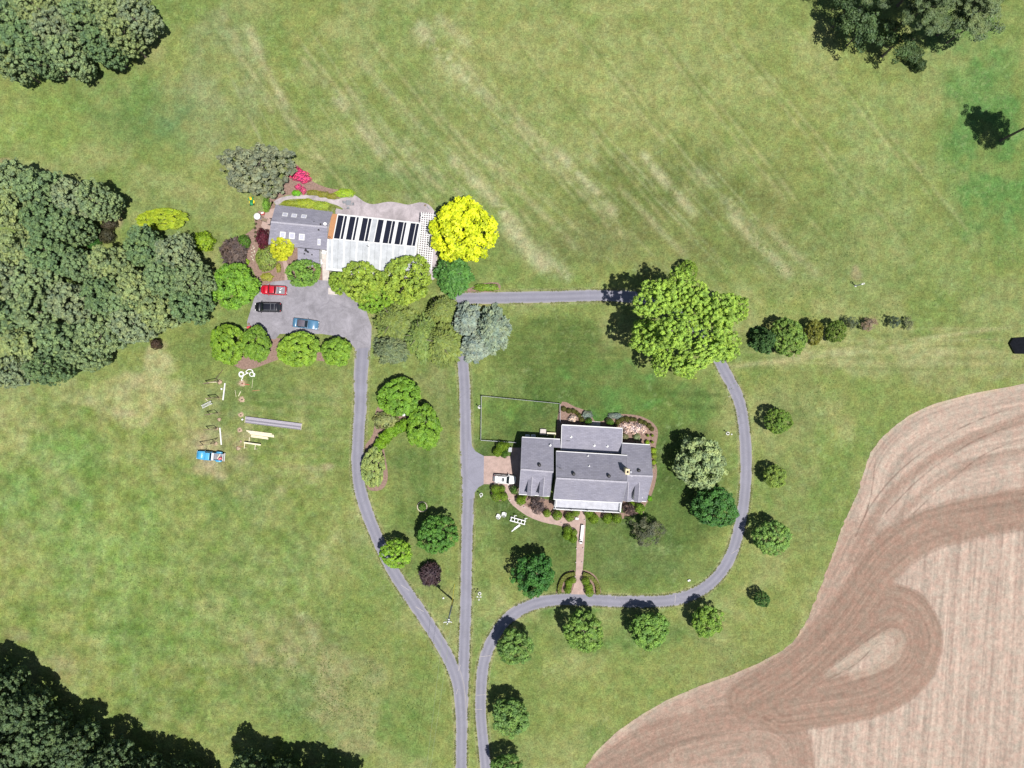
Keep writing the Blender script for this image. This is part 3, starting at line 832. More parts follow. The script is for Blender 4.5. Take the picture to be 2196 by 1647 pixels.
def conifer(name, seed, R, Hh, nb, nl, ls, droop=.25, mat='needle', wid=.34, power=.85):
    """evergreen: whorls of drooping boughs, each a flat fan of needle sprays"""
    rng = np.random.default_rng(seed)
    P_, N_, T_, A_ = [], [], [], []
    for i in range(nb):
        f = (i+.5)/nb
        z0 = Hh*(.04+.95*f)
        l = R*(1-f)**power*rng.uniform(.78, 1.12)+.15
        a = i*2.39996+rng.uniform(-.35, .35)
        dv = np.array([math.cos(a), math.sin(a), 0]); sv = np.array([-dv[1], dv[0], 0])
        m = max(5, int(nl*l/R))
        u = np.sqrt(rng.random(m))
        spread = (1-u)*.36*l+.10*l
        s = rng.uniform(-1, 1, m)*spread
        p = dv*(u*l)[:, None] + sv*s[:, None]
        p[:, 2] += z0 - droop*l*u**1.5 + rng.normal(size=m)*.10*R*.3 + .25*l*u*(1-u)
        al = dv + sv*(np.sign(s)*.55)[:, None] + rng.normal(size=(m, 3))*.22; al[:, 2] -= .2
        n = np.array([0, 0, 1.0]) + dv*.35 + rng.normal(size=(m, 3))*.38
        P_.append(p); N_.append(n); A_.append(al); T_.append(np.clip(rng.random()*.5+rng.random(m)*.5, 0, 1))
    p = np.concatenate(P_); n = np.concatenate(N_); al = np.concatenate(A_); t = np.concatenate(T_)
    L = ls*rng.uniform(.6, 1.4, len(p))
    return quads_mesh(name, p, n, L, L*wid, t, rng, M[mat], al)

def ballshrub(name, seed, n, ls, rough=.08, zmin=-.35, mat='leaf', twig=False, bimodal=False):
    """clipped or natural shrub of radius 1"""
    rng = np.random.default_rng(seed)
    d = rdir(rng, n, zmin)
    ph = rng.uniform(0, 6.28, 6)
    lob = 1+rough*(np.sin(3*d[:, 0]*2+ph[0])+np.sin(4*d[:, 1]*1.7+ph[1])+np.sin(5*d[:, 2]+ph[2]+3*d[:, 0]))
    r = lob*np.where(rng.random(n) < .25, rng.uniform(.55, .9, n), rng.uniform(.9, 1.03, n))
    pos = d*r[:, None]
    nr = d + rng.normal(size=(n, 3))*(.9 if twig else .42)
    k = (np.sin(7*d[:, 0]+ph[3])*np.sin(8*d[:, 1]+ph[4]))*.25+.5
    tint = np.clip(k*.6+rng.random(n)*.45, 0, 1)
    if bimodal: tint = np.where(rng.random(n) < .5, 0.0, 1.0)
    L = ls*rng.uniform(.6, 1.4, n)
    return quads_mesh(name, pos, nr, L, L*(.3 if twig else .6), tint, rng, M[mat], d+rng.normal(size=(n, 3))*.3 if twig else None)

def trunk_mesh(name, seed, h, r, spread, nl=6, lean=0.0):
    rng = random.Random(seed); mb = MB()
    top = Vector((rng.uniform(-.1, .1)*h*lean*3, rng.uniform(-.1, .1)*h*lean*3, h))
    mid = Vector((rng.uniform(-.03, .03)*h, rng.uniform(-.03, .03)*h, h*.5))
    mb.tube([(0, 0, -.15), (0, 0, .25), mid, top], [r*1.5, r*1.05, r*.8, r*.22], 8)
    for i in range(nl):
        f = .42+.5*i/nl
        a = i*2.4+rng.uniform(-.4, .4)
        b = mid+(top-mid)*((f-.5)*2 if f > .5 else 0) if f > .5 else Vector((0, 0, .25)).lerp(mid, f*2)
        L = spread*rng.uniform(.55, .95)*(1.15-.5*f)
        e = b+Vector((math.cos(a)*L, math.sin(a)*L, h*.24*rng.uniform(.5, 1.2)))
        m = b.lerp(e, .5)+Vector((0, 0, -.05*h))
        mb.tube([b, m, e], [r*.45, r*.28, r*.08], 6)
    return mb.mesh(name, M['bark'], None, True)

BROAD = [crown('crown', 11+i, 4.5, 3.4, 230, .56, 9500, .36, lump=.12, zmin=-.5, inner=.15) for i in range(4)]          # R 4.5 RZ 3.4
FINE = [crown('crown', 31+i, 4.5, 3.4, 330, .42, 10000, .32, lump=.10, rough=.82, zmin=-.5, inner=.2) for i in range(3)]
LOBED = [crown('crown', 51+i, 6.0, 5.0, 330, .50, 15000, .38, lump=.24, rough=.7, zmin=-.6, inner=.3) for i in range(3)] # big open crown
WOOD = [crown('crown', 71+i, 5.0, 8.0, 420, .52, 15000, .42, lump=.26, rough=.72, zmin=-.9, inner=.10, flat=.7) for i in range(5)]
LAYER = [crown('crown', 81+i, 4.5, 3.2, 190, .58, 9000, .40, lump=.08, rough=.8, zmin=-.4, inner=.12, flat=.40, up=.7) for i in range(2)]
OPEN = [crown('crown', 91+i, 4.0, 3.4, 55, .70, 3600, .30, lump=.2, zmin=-.4, inner=.4) for i in range(2)]
PINE = [crown('crown', 101+i, 5.0, 4.5, 46, 1.0, 6500, .50, lump=.25, zmin=-.7, inner=.3, flat=.5, mat='needle', asp=.25) for i in range(3)]
CEDAR = [conifer('crown', 111+i, 4.5, 10.0, 150, 150, .95, .28, wid=.30, power=.7) for i in range(2)]
SPRUCE = [conifer('crown', 121+i, 4.0, 8.5, 130, 100, .55, .16, wid=.45, power=.6) for i in range(2)]
YEW = [conifer('crown', 131+i, 4.5, 5.0, 130, 110, .60, .12, wid=.45, power=.55) for i in range(2)]
BALL = [ballshrub('foliage', 141+i, 1500, .17, .035) for i in range(3)]
LOOSE = [ballshrub('foliage', 151+i, 1500, .20, .10) for i in range(3)]
TWIG = [ballshrub('foliage', 161+i, 1400, .42, .08, twig=True) for i in range(2)]
FLOW = [ballshrub('foliage', 171+i, 800, .24, .12, bimodal=True) for i in range(2)]
TRUNK = [trunk_mesh('trunk', 5+i, 1.0*6, .20, 3.2) for i in range(3)]
TALLTRUNK = [trunk_mesh('trunk', 15+i, 14, .28, 3.4, 9, .3) for i in range(3)]
KIND = {'broad': (BROAD, 4.5, 3.4), 'fine': (FINE, 4.5, 3.4), 'lobed': (LOBED, 6.0, 5.0), 'wood': (WOOD, 5.0, 8.0), 'layer': (LAYER, 4.5, 3.2),
        'open': (OPEN, 4.0, 3.4), 'pine': (PINE, 5.0, 4.5)}
CONE = {'cedar': (CEDAR, 4.5, 10.0), 'spruce': (SPRUCE, 4.0, 8.5), 'yew': (YEW, 4.5, 5.0)}
rnd = random.Random(77)
count = [0]

def tree(px, py, rx, ry, kind, col, label, group=None, zc=None, rz=None, name='broadleaf_tree', cat='tree', trunk=True, base=None):
    """crown centre and radii as marked on the plan; zc its height over the ground"""
    i = count[0]; count[0] += 1
    if kind in CONE:
        ms, R, Hh = CONE[kind]
        hh = rz or Hh*(rx+ry)/20/R
        b = P(px, py, hh*.3); b.z = 0
        e = empty(name, b, 0, label, cat, group)
        sc = (rx/10*(1-hh*.3/H)/R, ry/10*(1-hh*.3/H)/R, hh/Hh)
        c = link('crown', ms[i % len(ms)], e); c.scale = sc; c.location = (0, 0, .1)
        c.rotation_euler = (0, 0, rnd.uniform(0, 6.28) if abs(rx-ry) < 6 else (0, math.pi)[i % 2])
        th = hh*.94
    else:
        ms, R, RZ = KIND[kind]
        r = (rx+ry)/20
        rz = rz or r*.74
        zc = zc or max(rz*.55+r*.28+.3, rz*.8)
        b = P(px, py, zc) if base is None else P(*base); b.z = 0
        e = empty(name, b, 0, label, cat, group)
        k = 1-zc/H
        c = link('crown', ms[i % len(ms)], e)
        c.location = P(px, py, zc)-b
        c.scale = (rx/10*k/R, ry/10*k/R, rz/RZ)
        c.rotation_euler = (0, 0, rnd.uniform(0, 6.28) if abs(rx-ry) < 6 else (0, math.pi)[i % 2])
        th = zc+rz*.45
    v = rnd.uniform(.93, 1.07)
    c.color = (col[0]*v, col[1]*v*(.90 if col[1] > .25 and col[1] > 1.4*col[0] else 1), col[2]*v*1.15, 1)
    if trunk:
        tall = th > 9
        tm = (TALLTRUNK if tall else TRUNK)[i % 3]
        h0 = 14 if tall else 6
        t = link('trunk', tm, e)
        s = th/h0
        t.scale = (min(s, 1.3)*(.9 if tall else max(.45, min(1.2, (rx+ry)/90))), min(s, 1.3)*(.9 if tall else max(.45, min(1.2, (rx+ry)/90))), s)
        t.rotation_euler = (0, 0, rnd.uniform(0, 6.28))
        if base is not None:
            tip = P(px, py, zc)-b
            t.rotation_euler = Vector((0, 0, 1)).rotation_difference(tip.normalized()).to_euler()
    return e

def shrub(px, py, rx, ry, h, kind, col, label, group=None, name='shrub', cat='shrub'):
    i = count[0]; count[0] += 1
    ms = {'ball': BALL, 'loose': LOOSE, 'twig': TWIG, 'flow': FLOW}[kind]
    h *= 1.55
    b = P(px, py, h*.5); b.z = h*.46
    o = link(name, ms[i % len(ms)])
    o.location = b
    k = (1-h*.5/H)/10
    o.scale = (rx*k, ry*k, h*.56)
    o.rotation_euler = (0, 0, rnd.uniform(0, 6.28) if abs(rx-ry) < 3 else (0, math.pi)[i % 2])
    v = rnd.uniform(.92, 1.08)
    o.color = (col[0]*v, col[1]*v, col[2]*v, 1)
    return tag(o, label, cat, group)

YEL = (.55, .62, .016); LIME = (.24, .36, .028); BRIGHT = (.15, .38, .022); MIDG = (.12, .27, .030); DEEP = (.045, .14, .026)
OLV = (.23, .36, .040); GREYG = (.19, .215, .125); WOODC = (.105, .135, .075); WOODD = (.075, .11, .055); CEDARC = (.155, .205, .045)
BLUESP = (.205, .255, .195); PURP = (.095, .07, .068); BOX = (.15, .25, .022); BOXD = (.07, .16, .022); BOXO = (.085, .095, .018)

# --- specimen trees round the two houses
tree(992, 494, 76, 77, 'broad', YEL, 'brilliant yellow round tree at the end of the greenhouse', zc=5.0, rz=4.6)
tree(972, 590, 48, 44, 'yew', (.085, .21, .042), 'dark green feathery evergreen below the brilliant yellow tree', name='evergreen_tree', rz=7)
tree(871, 600, 60, 56, 'fine', OLV, 'large rounded olive lime tree at the greenhouse south east corner', zc=5, rz=4.2)
tree(778, 606, 48, 50, 'fine', OLV, 'olive lime tree overlapping the middle of the greenhouse front', zc=4.8, rz=3.8)
tree(805, 640, 40, 34, 'fine', (.18,.36,.03), 'lower green tree spilling over the parking yard corner', zc=3.8, rz=3.0)
tree(728, 606, 26, 25, 'fine', (.20,.34,.035), 'small olive lime tree beside the pale concrete slab', zc=3.2, rz=2.4)
tree(605, 531, 29, 30, 'broad', (.42, .45, .02), 'small golden yellow tree against the cottage front', zc=3.2, rz=2.2)
tree(650, 586, 40, 31, 'fine', (.155, .32, .045), 'rounded green tree covering the cottage south extension', zc=4.2, rz=2.8)
tree(503, 613, 55, 52, 'broad', (.15, .335, .03), 'bright green round tree left of the red pickup', zc=4.0, rz=3.4)
tree(555, 363, 79, 63, 'lobed', GREYG, 'big grey green tree north west of the cottage', zc=6, rz=5)
tree(489, 738, 41, 46, 'layer', (.155, .30, .024), 'leftmost lime green tree of the row under the parking yard', zc=3.3, rz=2.8)
tree(549, 738, 34, 40, 'layer', (.135, .27, .026), 'second lime green tree of the row under the parking yard', zc=3.0, rz=2.5)
tree(640, 750, 50, 40, 'layer', (.165, .31, .026), 'widest lime green tree of the row, below the blue coupe', zc=3.2, rz=2.6)
tree(722, 755, 34, 34, 'layer', (.145, .285, .026), 'lime green tree at the bend of the west drive', zc=3.0, rz=2.4)
# evergreens between the drives
tree(848, 690, 52, 50, 'cedar', CEDARC, 'olive brown spiky cedar nearest the parking yard', name='cedar_tree', rz=9)
tree(838, 748, 44, 36, 'yew', (.14, .18, .085), 'pale sage evergreen at the south west foot of the cedars', name='evergreen_tree', rz=6)
tree(905, 720, 45, 55, 'cedar', (.14,.205,.045), 'greenish cedar in the middle of the evergreen clump', name='cedar_tree', rz=8)
tree(950, 735, 48, 52, 'cedar', CEDARC, 'olive brown cedar overhanging the main drive', name='cedar_tree', rz=9)
tree(946, 665, 38, 34, 'cedar', (.15,.195,.045), 'northern olive cedar by the horizontal drive', name='cedar_tree', rz=8)
tree(1001, 690, 38, 45, 'spruce', BLUESP, 'silver blue spruce on the left with ragged north side', name='spruce_tree', rz=8)
tree(1054, 704, 43, 53, 'spruce', (.185,.24,.16), 'broad silver spruce at the right end of the clump', name='spruce_tree', rz=8)
tree(1016, 742, 38, 37, 'spruce', BLUESP, 'silver blue spruce lowest of the three', name='spruce_tree', rz=7)
# maples of the bed between the drives
tree(856, 852, 50, 44, 'layer', (.13, .29, .024), 'bright green layered tree at the head of the curling bed', zc=3.4, rz=3.0)
tree(909, 917, 41, 50, 'layer', (.14, .30, .024), 'bright green layered tree on the right of the curling bed', zc=3.4, rz=3.0)
tree(800, 1003, 28, 46, 'layer', (.24, .31, .085), 'pale variegated oval tree at the foot of the curling bed', zc=2.2, rz=2.2)
tree(938, 1146, 47, 44, 'fine', (.085, .21, .033), 'mid green round tree beside the main drive', zc=4.2, rz=3.6)
tree(850, 1187, 36, 35, 'fine', (.19, .38, .03), 'light green round tree leaning over the west drive', zc=3.6, rz=2.8)
tree(1144, 1232, 48, 52, 'broad', DEEP, 'large deep green tree left of the front walk', zc=4.4, rz=4.2)
# the great tree of the loop drive: one thing, several crowns of boughs
def great_tree():
    b = P(1472, 700, 9); b.z = 0
    e = empty('broadleaf_tree', b, 0, 'huge spreading light green tree standing over the loop drive', 'tree')
    for k, (x, y, rx, ry, z, rz) in enumerate(((1408,642,56,52,15,4.5),(1452,620,50,40,13,4),(1392,722,45,52,11,5),(1448,708,54,48,16,5),(1535,684,60,54,14,5),(1572,660,38,38,11,4),(1500,760,70,42,11,4),(1420,770,40,30,9,3.5),(1465,790,34,24,8,3),(1555,745,42,38,9,3.5),(1490,650,50,45,14,4))):
        ms, R, RZ = KIND['lobed']
        c = link('crown', LOBED[k % 3], e)
        c.location = P(x, y, z)-b; q = 1-z/H
        c.scale = (rx/10*q/R*.92, ry/10*q/R*.92, rz/RZ*.9); c.rotation_euler = (0, 0, k*1.1)
        c.color = (.27, .42, .07, 1)
    mb = MB(); r0 = random.Random(4)
    mb.tube([(0,0,-.2),(0,0,.4),(.2,.1,4),(.3,.3,9)], [.75,.55,.45,.3], 10)
    for k in range(11):
        c = e.children[k].location
        mb.tube([(.2,.1,3+.3*k), tuple(Vector((c.x*.5, c.y*.5, c.z*.62))), tuple(c)], [.3,.2,.06], 6)
    lpart('trunk', mb, M['bark'], e, True)
great_tree()
tree(1475, 578, 22, 22, 'fine', (.17,.31,.035), 'small round tree just north of the huge spreading tree', zc=2.6, rz=2.0)
tree(1640, 728, 33, 30, 'yew', (.05,.11,.03), 'dark evergreen at the west end of the meadow row', name='evergreen_tree', rz=6)
tree(1690, 724, 40, 44, 'fine', (.15,.28,.045), 'tallest rounded green tree of the meadow row', zc=3.6, rz=3.2)
tree(1745, 713, 20, 30, 'fine', (.17,.18,.03), 'narrow olive tree third in the meadow row', zc=2.8, rz=2.4)
tree(1793, 711, 24, 26, 'fine', (.12,.19,.028), 'small dark olive tree fourth in the meadow row', zc=2.8, rz=2.2)
tree(1826, 692, 14, 16, 'open', (.10,.13,.07), 'thin grey sapling right of the four trees in the meadow', zc=2.2, rz=1.4, name='sapling')
tree(1864, 695, 20, 18, 'open', (.20,.15,.10), 'sparse reddish sapling in the meadow row', zc=1.6, rz=1.2, name='sapling')
tree(1918, 691, 15, 14, 'open', (.07,.10,.06), 'small dark sapling near the east end of the meadow row', zc=2.0, rz=1.3, name='sapling')
tree(1948, 694, 16, 14, 'open', (.15,.17,.08), 'faintest sapling at the east end of the meadow row', zc=1.2, rz=.9, name='sapling')
# specimen trees along the loop drive
tree(1502, 992, 62, 60, 'broad', (.25, .325, .14), 'pale flowering magnolia right of the farmhouse', zc=5.0, rz=4.6)
tree(1532, 1088, 54, 47, 'broad', (.052, .145, .03), 'deep green round tree touching the loop drive', zc=4.2, rz=4.0)
tree(1390, 1138, 38, 38, 'open', (.09, .10, .055), 'sparse bronze green tree south east of the farmhouse', zc=3.2, rz=2.8)
row = [(1104,1388,42,41,'roadside tree by the bend where the loop drive turns south'),(1252,1354,48,46,'roadside tree opposite the foot of the front walk'),
       (1393,1352,45,44,'roadside tree second right of the front walk foot'),(1517,1332,36,38,'roadside tree at the south east curve of the loop drive'),
       (1656,1154,41,42,'roadside tree on the east side between deep green tree and field'),(1662,1022,28,27,'small yellowish roadside tree level with the magnolia'),
       (1669,903,31,30,'dark green roadside tree north east of the magnolia'),(1094,1538,42,46,'roadside tree lowest but one beside the southern drive'),(1086,1646,38,30,'roadside tree cut by the bottom edge beside the southern drive')]
for k, (x, y, rx, ry, lb) in enumerate(row):
    c = [(.14,.28,.055),(.16,.31,.05),(.15,.31,.05),(.17,.33,.042),(.16,.32,.06),(.19,.31,.05),(.12,.21,.03),(.13,.26,.055),(.10,.20,.04)][k]
    tree(x, y, rx, ry, ('broad','fine','broad','broad','fine','broad','fine','broad','broad')[k], c, lb, 'round trees planted along the loop drive', zc=(rx/10)*.95+.6)
tree(1634, 1285, 18, 18, 'fine', (.055,.13,.03), 'smallest dark roadside tree near the field bend', 'round trees planted along the loop drive', zc=2.6, rz=1.8)

# --- the woods
woodc = [(.175,.24,.105),(.14,.21,.09),(.20,.255,.10),(.115,.185,.075),(.185,.235,.12)]
WW = [(35,390,46,'grey green tree at the north corner of the west wood'),(98,412,46,'tree along the north edge of the west wood'),(30,455,46,'second tree down on the left edge of the west wood'),(105,475,44,'west wood tree left of the bare fallen stem'),(165,425,40,'second tree from the tip of the wood north edge'),
 (215,432,38,'dark tree at the north east tip of the west wood'),(160,490,38,'west wood tree beside the lime understorey bush'),(50,535,48,'large west wood tree third down near the left edge'),(118,545,46,'west wood tree left of the dark clearing'),(20,605,46,'west wood tree at the small dark gap on the left edge'),(82,600,46,'west wood tree right of the left edge gap'),(185,575,40,'west wood tree below the dark clearing'),(245,565,42,'west wood tree between dark clearing and yellow green shrub'),
 (318,532,44,'tree tucked under the long yellow green shrub'),(383,548,42,'tree left of the dark purple shrub'),(420,605,38,'tree at the east tip of the west wood'),(360,595,44,"olive crowned tree second from the west wood's east tip"),(300,625,46,"olive crowned tree third from the west wood's east tip"),(232,640,46,"west wood tree just right of the wood's centre"),(160,650,46,"west wood tree just left of the wood's centre"),(90,668,46,'west wood tree below the left edge gap, second from the edge'),(28,680,46,'left edge tree below the gap in the west wood'),
 (345,668,44,'west wood tree above the dark maroon bush'),(412,655,40,'tree touching the bright green round tree'),(290,698,42,'tree on the south edge of the west wood above the bare patch'),(218,720,44,'tree on the south edge of the west wood'),(142,730,44,'west wood tree above the southernmost one'),(62,745,46,'west wood tree up and left of the southernmost one'),(112,790,38,'southernmost tree of the west wood'),(30,795,40,'tree at the south west corner of the west wood'),(190,765,32,'small south edge tree right of the southernmost west wood tree'),(270,655,44,'west wood tree filling the hollow before the south edge')]
for k, (x, y, r, lb) in enumerate(WW):
    z = rnd.uniform(7, 9)
    tree(x, y, r*1.02, r*1.02, 'wood', woodc[k % 5], lb or 'grey green tree in the crowded west wood', 'trees of the west wood', zc=z, rz=rnd.uniform(6, 7.5), name='woodland_tree')
NW = [(25,40,46,'top left corner tree of the north west wood'),(92,28,44,'second tree along the top of the north west wood'),(60,95,44,'north west wood tree in the second rank by the left edge'),(130,68,44,'tree in the middle of the north west wood'),(155,125,38,'tree on the south edge of the north west wood over bare soil'),(190,48,42,'north west wood tree left of the east end pair'),(248,30,44,'tree near the east end of the north west wood'),(225,105,36,'tree at the south east bulge of the north west wood'),(300,40,42,'easternmost tree of the north west wood'),(20,135,36,'tree at the south west end of the north west wood'),(90,130,30,'small tree on the south edge of the north west wood'),(265,80,34,"smaller tree tucked under the north west wood's east end")]
for k, (x, y, r, lb) in enumerate(NW):
    tree(x, y, r*1.02, r*1.02, 'wood', woodc[(k+1) % 5], lb or 'dark green tree in the north west wood', 'trees of the north west wood', zc=rnd.uniform(7, 9), rz=rnd.uniform(6, 7.5), name='woodland_tree')
SWT = [(-15,1425,46,'tree at the top end of the south west wood'),(55,1440,44,'rounded tree at the north shoulder of the south west wood'),(105,1480,42,'south west wood tree below its rounded north shoulder'),(20,1510,46,'second left edge tree of the south west wood'),(150,1535,42,'south west wood tree left of the halfway tree'),(80,1560,46,'south west wood tree over the lime bushes'),(215,1560,42,'tree halfway along the lit edge of the south west wood'),(15,1600,46,'third left edge tree of the south west wood'),(150,1615,46,'south west wood tree right of the lime bushes'),(280,1595,44,'tree by the notch in the south west wood edge'),(340,1625,44,'south west wood tree between notch and last tree'),(230,1650,46,"bottom edge tree under the south west wood's notch"),(90,1650,46,'bottom edge tree near the left corner'),(410,1640,44,'last tree before the grassy gap in the bottom wood'),(420,1700,50,0),(330,1700,50,0),
 (455,1668,42,"low tree at the foot of the bottom wood's grassy gap"),(560,1622,42,'first tree right of the grassy gap in the bottom wood'),(622,1642,42,'second tree right of the grassy gap in the bottom wood'),(690,1648,42,'third tree right of the grassy gap in the bottom wood'),(755,1664,40,'tree at the right end of the bottom wood'),(560,1700,46,0),(640,1710,46,0),(720,1730,40,0)]
for k, (x, y, r, lb) in enumerate(SWT):
    b = P(x, y, 0)
    zc = 8.0; px = CX+(x-CX)*H/(H-zc); py = CY+(y-CY)*H/(H-zc)
    tree(px, py, r*1.1, r*1.1, 'wood', (.085, .135, .055), lb or 'dark tree in the bottom left wood', 'trees of the south west wood', zc=zc, rz=7.6, name='woodland_tree')
# undergrowth glimpsed in the wood edges
for k, (x, y, r, c) in enumerate(((130,490,12,BRIGHT),(125,520,8,LIME),(200,520,14,DEEP),(230,505,16,(.05,.05,.03)),(235,480,14,(.06,.05,.035)),(440,590,14,DEEP),(335,738,11,(.07,.045,.035)),(130,1580,18,BRIGHT),(160,1600,12,LIME),(60,1620,14,BRIGHT),(110,60,10,LIME),(150,150,12,(.05,.04,.03)),(1958,118,20,(.06,.10,.04)),(1972,140,13,(.055,.095,.04)))):
    shrub(x, y, r, r, 1.8, 'loose', c, ['light green undergrowth bush in the west wood','lime bush beside the undergrowth bush in the west wood','deep green bush on the dark edge of the west wood','brownish bush at the shaded east edge of the wood','brown bush under the north east tip of the wood','deep green bush below the small lime shrub','dark maroon bush at the wood south corner','bright bush inside the south west wood','lime bush inside the south west wood','bright bush near the left edge of the south west wood','lime bush in the north west wood','dark bush over the bare soil of the north west wood','dark green bush under the north east pines','olive bush between the north east pines'][k], name='bush', cat='bush')
# pines in the north east: tall bare stems, crowns high up
def pine(bx, by, h, r, label, n=3, col=(.085,.125,.055)):
    b = P(bx, by, 0)
    e = empty('pine_tree', b, 0, label, 'tree')
    t = link('trunk', TALLTRUNK[n % 3], e); t.scale = (1, 1, h/14*.97); t.rotation_euler = (0, 0, n)
    rr = random.Random(n)
    for k in range(n):
        a = k*2.2+rr.uniform(0, 1)
        c = link('crown', PINE[k % 3], e)
        c.location = (math.cos(a)*r*.4*(k > 0), math.sin(a)*r*.4*(k > 0), h-2.2-k*2.1)
        s = r/5*rr.uniform(.7, .95)
        c.scale = (s, s, s*.6); c.rotation_euler = (0, 0, rr.uniform(0, 6)); c.color = (*col, 1)
    return e
pine(1896, 84, 21, 6.0, 'tall pine with a long bare stem leaning out of the top edge', 4)
pine(1840, 22, 19, 5.2, 'pine at the left of the north east group', 3)
pine(1955, 40, 18, 4.8, 'pine with light green needles in the middle of the north east group', 3, (.12,.165,.07))
pine(2010, 75, 17, 5.0, 'light green pine at the right of the north east group', 4, (.125,.17,.075))
pine(1800, -20, 20, 5.5, 'pine cut by the top edge at the left of the group', 3)
pine(1925, 12, 20, 5.5, 'pine behind the tall leaning stem', 3)
pine(2146, 301, 19, 4.6, 'lone bare stemmed pine by the right edge casting a round shadow', 4)

tree(1852, 62, 62, 62, 'open', (.062,.105,.038), 'dark ragged tree at the left of the north east group', zc=7, rz=5)
tree(1815, 25, 45, 40, 'open', (.055,.095,.035), 'dark low tree cut by the top edge left of the leaning stem', zc=6, rz=4)
tree(1925, 92, 42, 45, 'open', (.065,.11,.038), 'dark ragged tree hanging lowest in the north east group', zc=6, rz=4.5)
tree(2090, 45, 62, 55, 'open', (.13,.18,.08), 'sparse light green tree at the right of the north east group', zc=9, rz=5)
# --- shrubs by the cottage
tree(348, 470, 60, 25, 'layer', (.26, .34, .02), 'long yellow green shrub mass above the west wood', zc=1.4, rz=1.5, name='shrub', cat='shrub', trunk=False)
shrub(437, 518, 24, 19, 1.8, 'loose', (.19,.30,.02), 'yellow green shrub between wood and purple bush')
shrub(502, 541, 28, 27, 1.9, 'twig', PURP, 'dark purple twiggy bush beside the mulch bed', name='bush', cat='bush')
shrub(523, 519, 15, 14, 1.6, 'ball', BOXD, 'clipped green shrub touching the dark purple bush')
shrub(565, 513, 14, 20, 2.2, 'loose', (.085,.016,.03), 'maroon shrub against the cottage end wall')
shrub(571, 553, 24, 28, 1.5, 'ball', (.17,.23,.05), 'soft rounded green mound before the golden tree')
shrub(528, 561, 7, 6, .6, 'loose', LIME, 'tiny lime plant by the bright green tree')
shrub(573, 594, 14, 8, .4, 'loose', (.24,.25,.04), 'low yellowish plants at the yard edge')
shrub(597, 574, 5, 10, .5, 'loose', (.24,.25,.05), 'low yellowish plants beside the garden path')
shrub(640, 374, 18, 13, 1.1, 'flow', (.52,.045,.16), 'magenta azalea mass beside the big grey green tree', name='azalea', cat='flowering shrub')
shrub(652, 384, 13, 9, 1.0, 'flow', (.50,.05,.17), 'right end of the magenta azaleas along the lawn', name='azalea', cat='flowering shrub')
shrub(640, 402, 7, 7, .8, 'flow', (.50,.06,.18), 'small magenta azalea above the lime plant', name='azalea', cat='flowering shrub')
shrub(651, 409, 5, 8, .7, 'flow', (.45,.07,.16), 'narrow pink azalea by the patio path', name='azalea', cat='flowering shrub')
shrub(636, 414, 10, 6, .7, 'loose', BRIGHT, 'bright green plant below the small azaleas')
shrub(738, 414, 20, 9, .6, 'loose', LIME, 'lime green shrub where the path meets the patio')
for k, (x, y, w_) in enumerate(((672,413,14),(692,417,14),(712,421,12))):
    shrub(x, y, w_, 6, .5, 'loose', (.18,.18,.03), ['olive low hedge plant at the left of the patio path','olive low hedge plant in the middle of the patio path','olive low hedge plant nearest the lime shrub'][k], 'low olive plants along the patio path')
for k, (x, y, rx, ry) in enumerate(((625,436,22,6),(655,436,24,9),(688,441,20,9),(712,450,8,11))):
    shrub(x, y, rx, ry, .7, 'loose', [(.20,.24,.03),(.26,.32,.03),(.22,.29,.035),(.16,.20,.05)][k], ['left end of the grassy bed behind the cottage','lime middle of the grassy bed behind the cottage','green clump right of the grassy bed middle','right end of the grassy bed by the patio table'][k], 'plants in the bed behind the cottage')
shrub(571, 440, 7, 14, 1.4, 'loose', (.16,.31,.05), 'upright green bush between mower and path')
for k in range(7):
    shrub(548+rnd.uniform(-2,2), 462+k*9, 2.6, 2.6, .35, 'loose', (.09,.09,.05), 'tiny dark plant in the mulch row west of the cottage', 'row of tiny plants west of the cottage', name='plant', cat='plant')
shrub(1042, 617, 27, 8, .9, 'loose', (.15,.25,.03), 'low green hedge at the start of the horizontal drive')
# --- the curling bed
shrub(828, 902, 27, 17, 1.3, 'loose', (.20,.23,.09), 'pale grey green shrub left of the garden seat')
for k, (x, y, r) in enumerate(((868,912,13),(853,918,14),(838,926,15),(825,938,14),(815,952,13),(808,963,11))):
    shrub(x, y, r, r*.9, 1.3, 'loose', (.15,.29,.02), ['hedge plant nearest the right hand layered tree','second plant of the curved hedge','third plant of the curved hedge','fourth plant of the curved hedge','fifth plant of the curved hedge','last plant of the curved hedge by the oval tree'][k], 'curved hedge in the curling bed')
tree(923, 1231, 25, 25, 'open', (.05,.035,.04), 'dark purple bush alone between the two drives', zc=1.3, rz=1.3, name='bush', cat='bush', trunk=False)
shrub(923, 1231, 22, 22, 1.9, 'twig', (.055,.035,.045), 'dark purple twigs of the lone bush between the drives', name='bush', cat='bush')
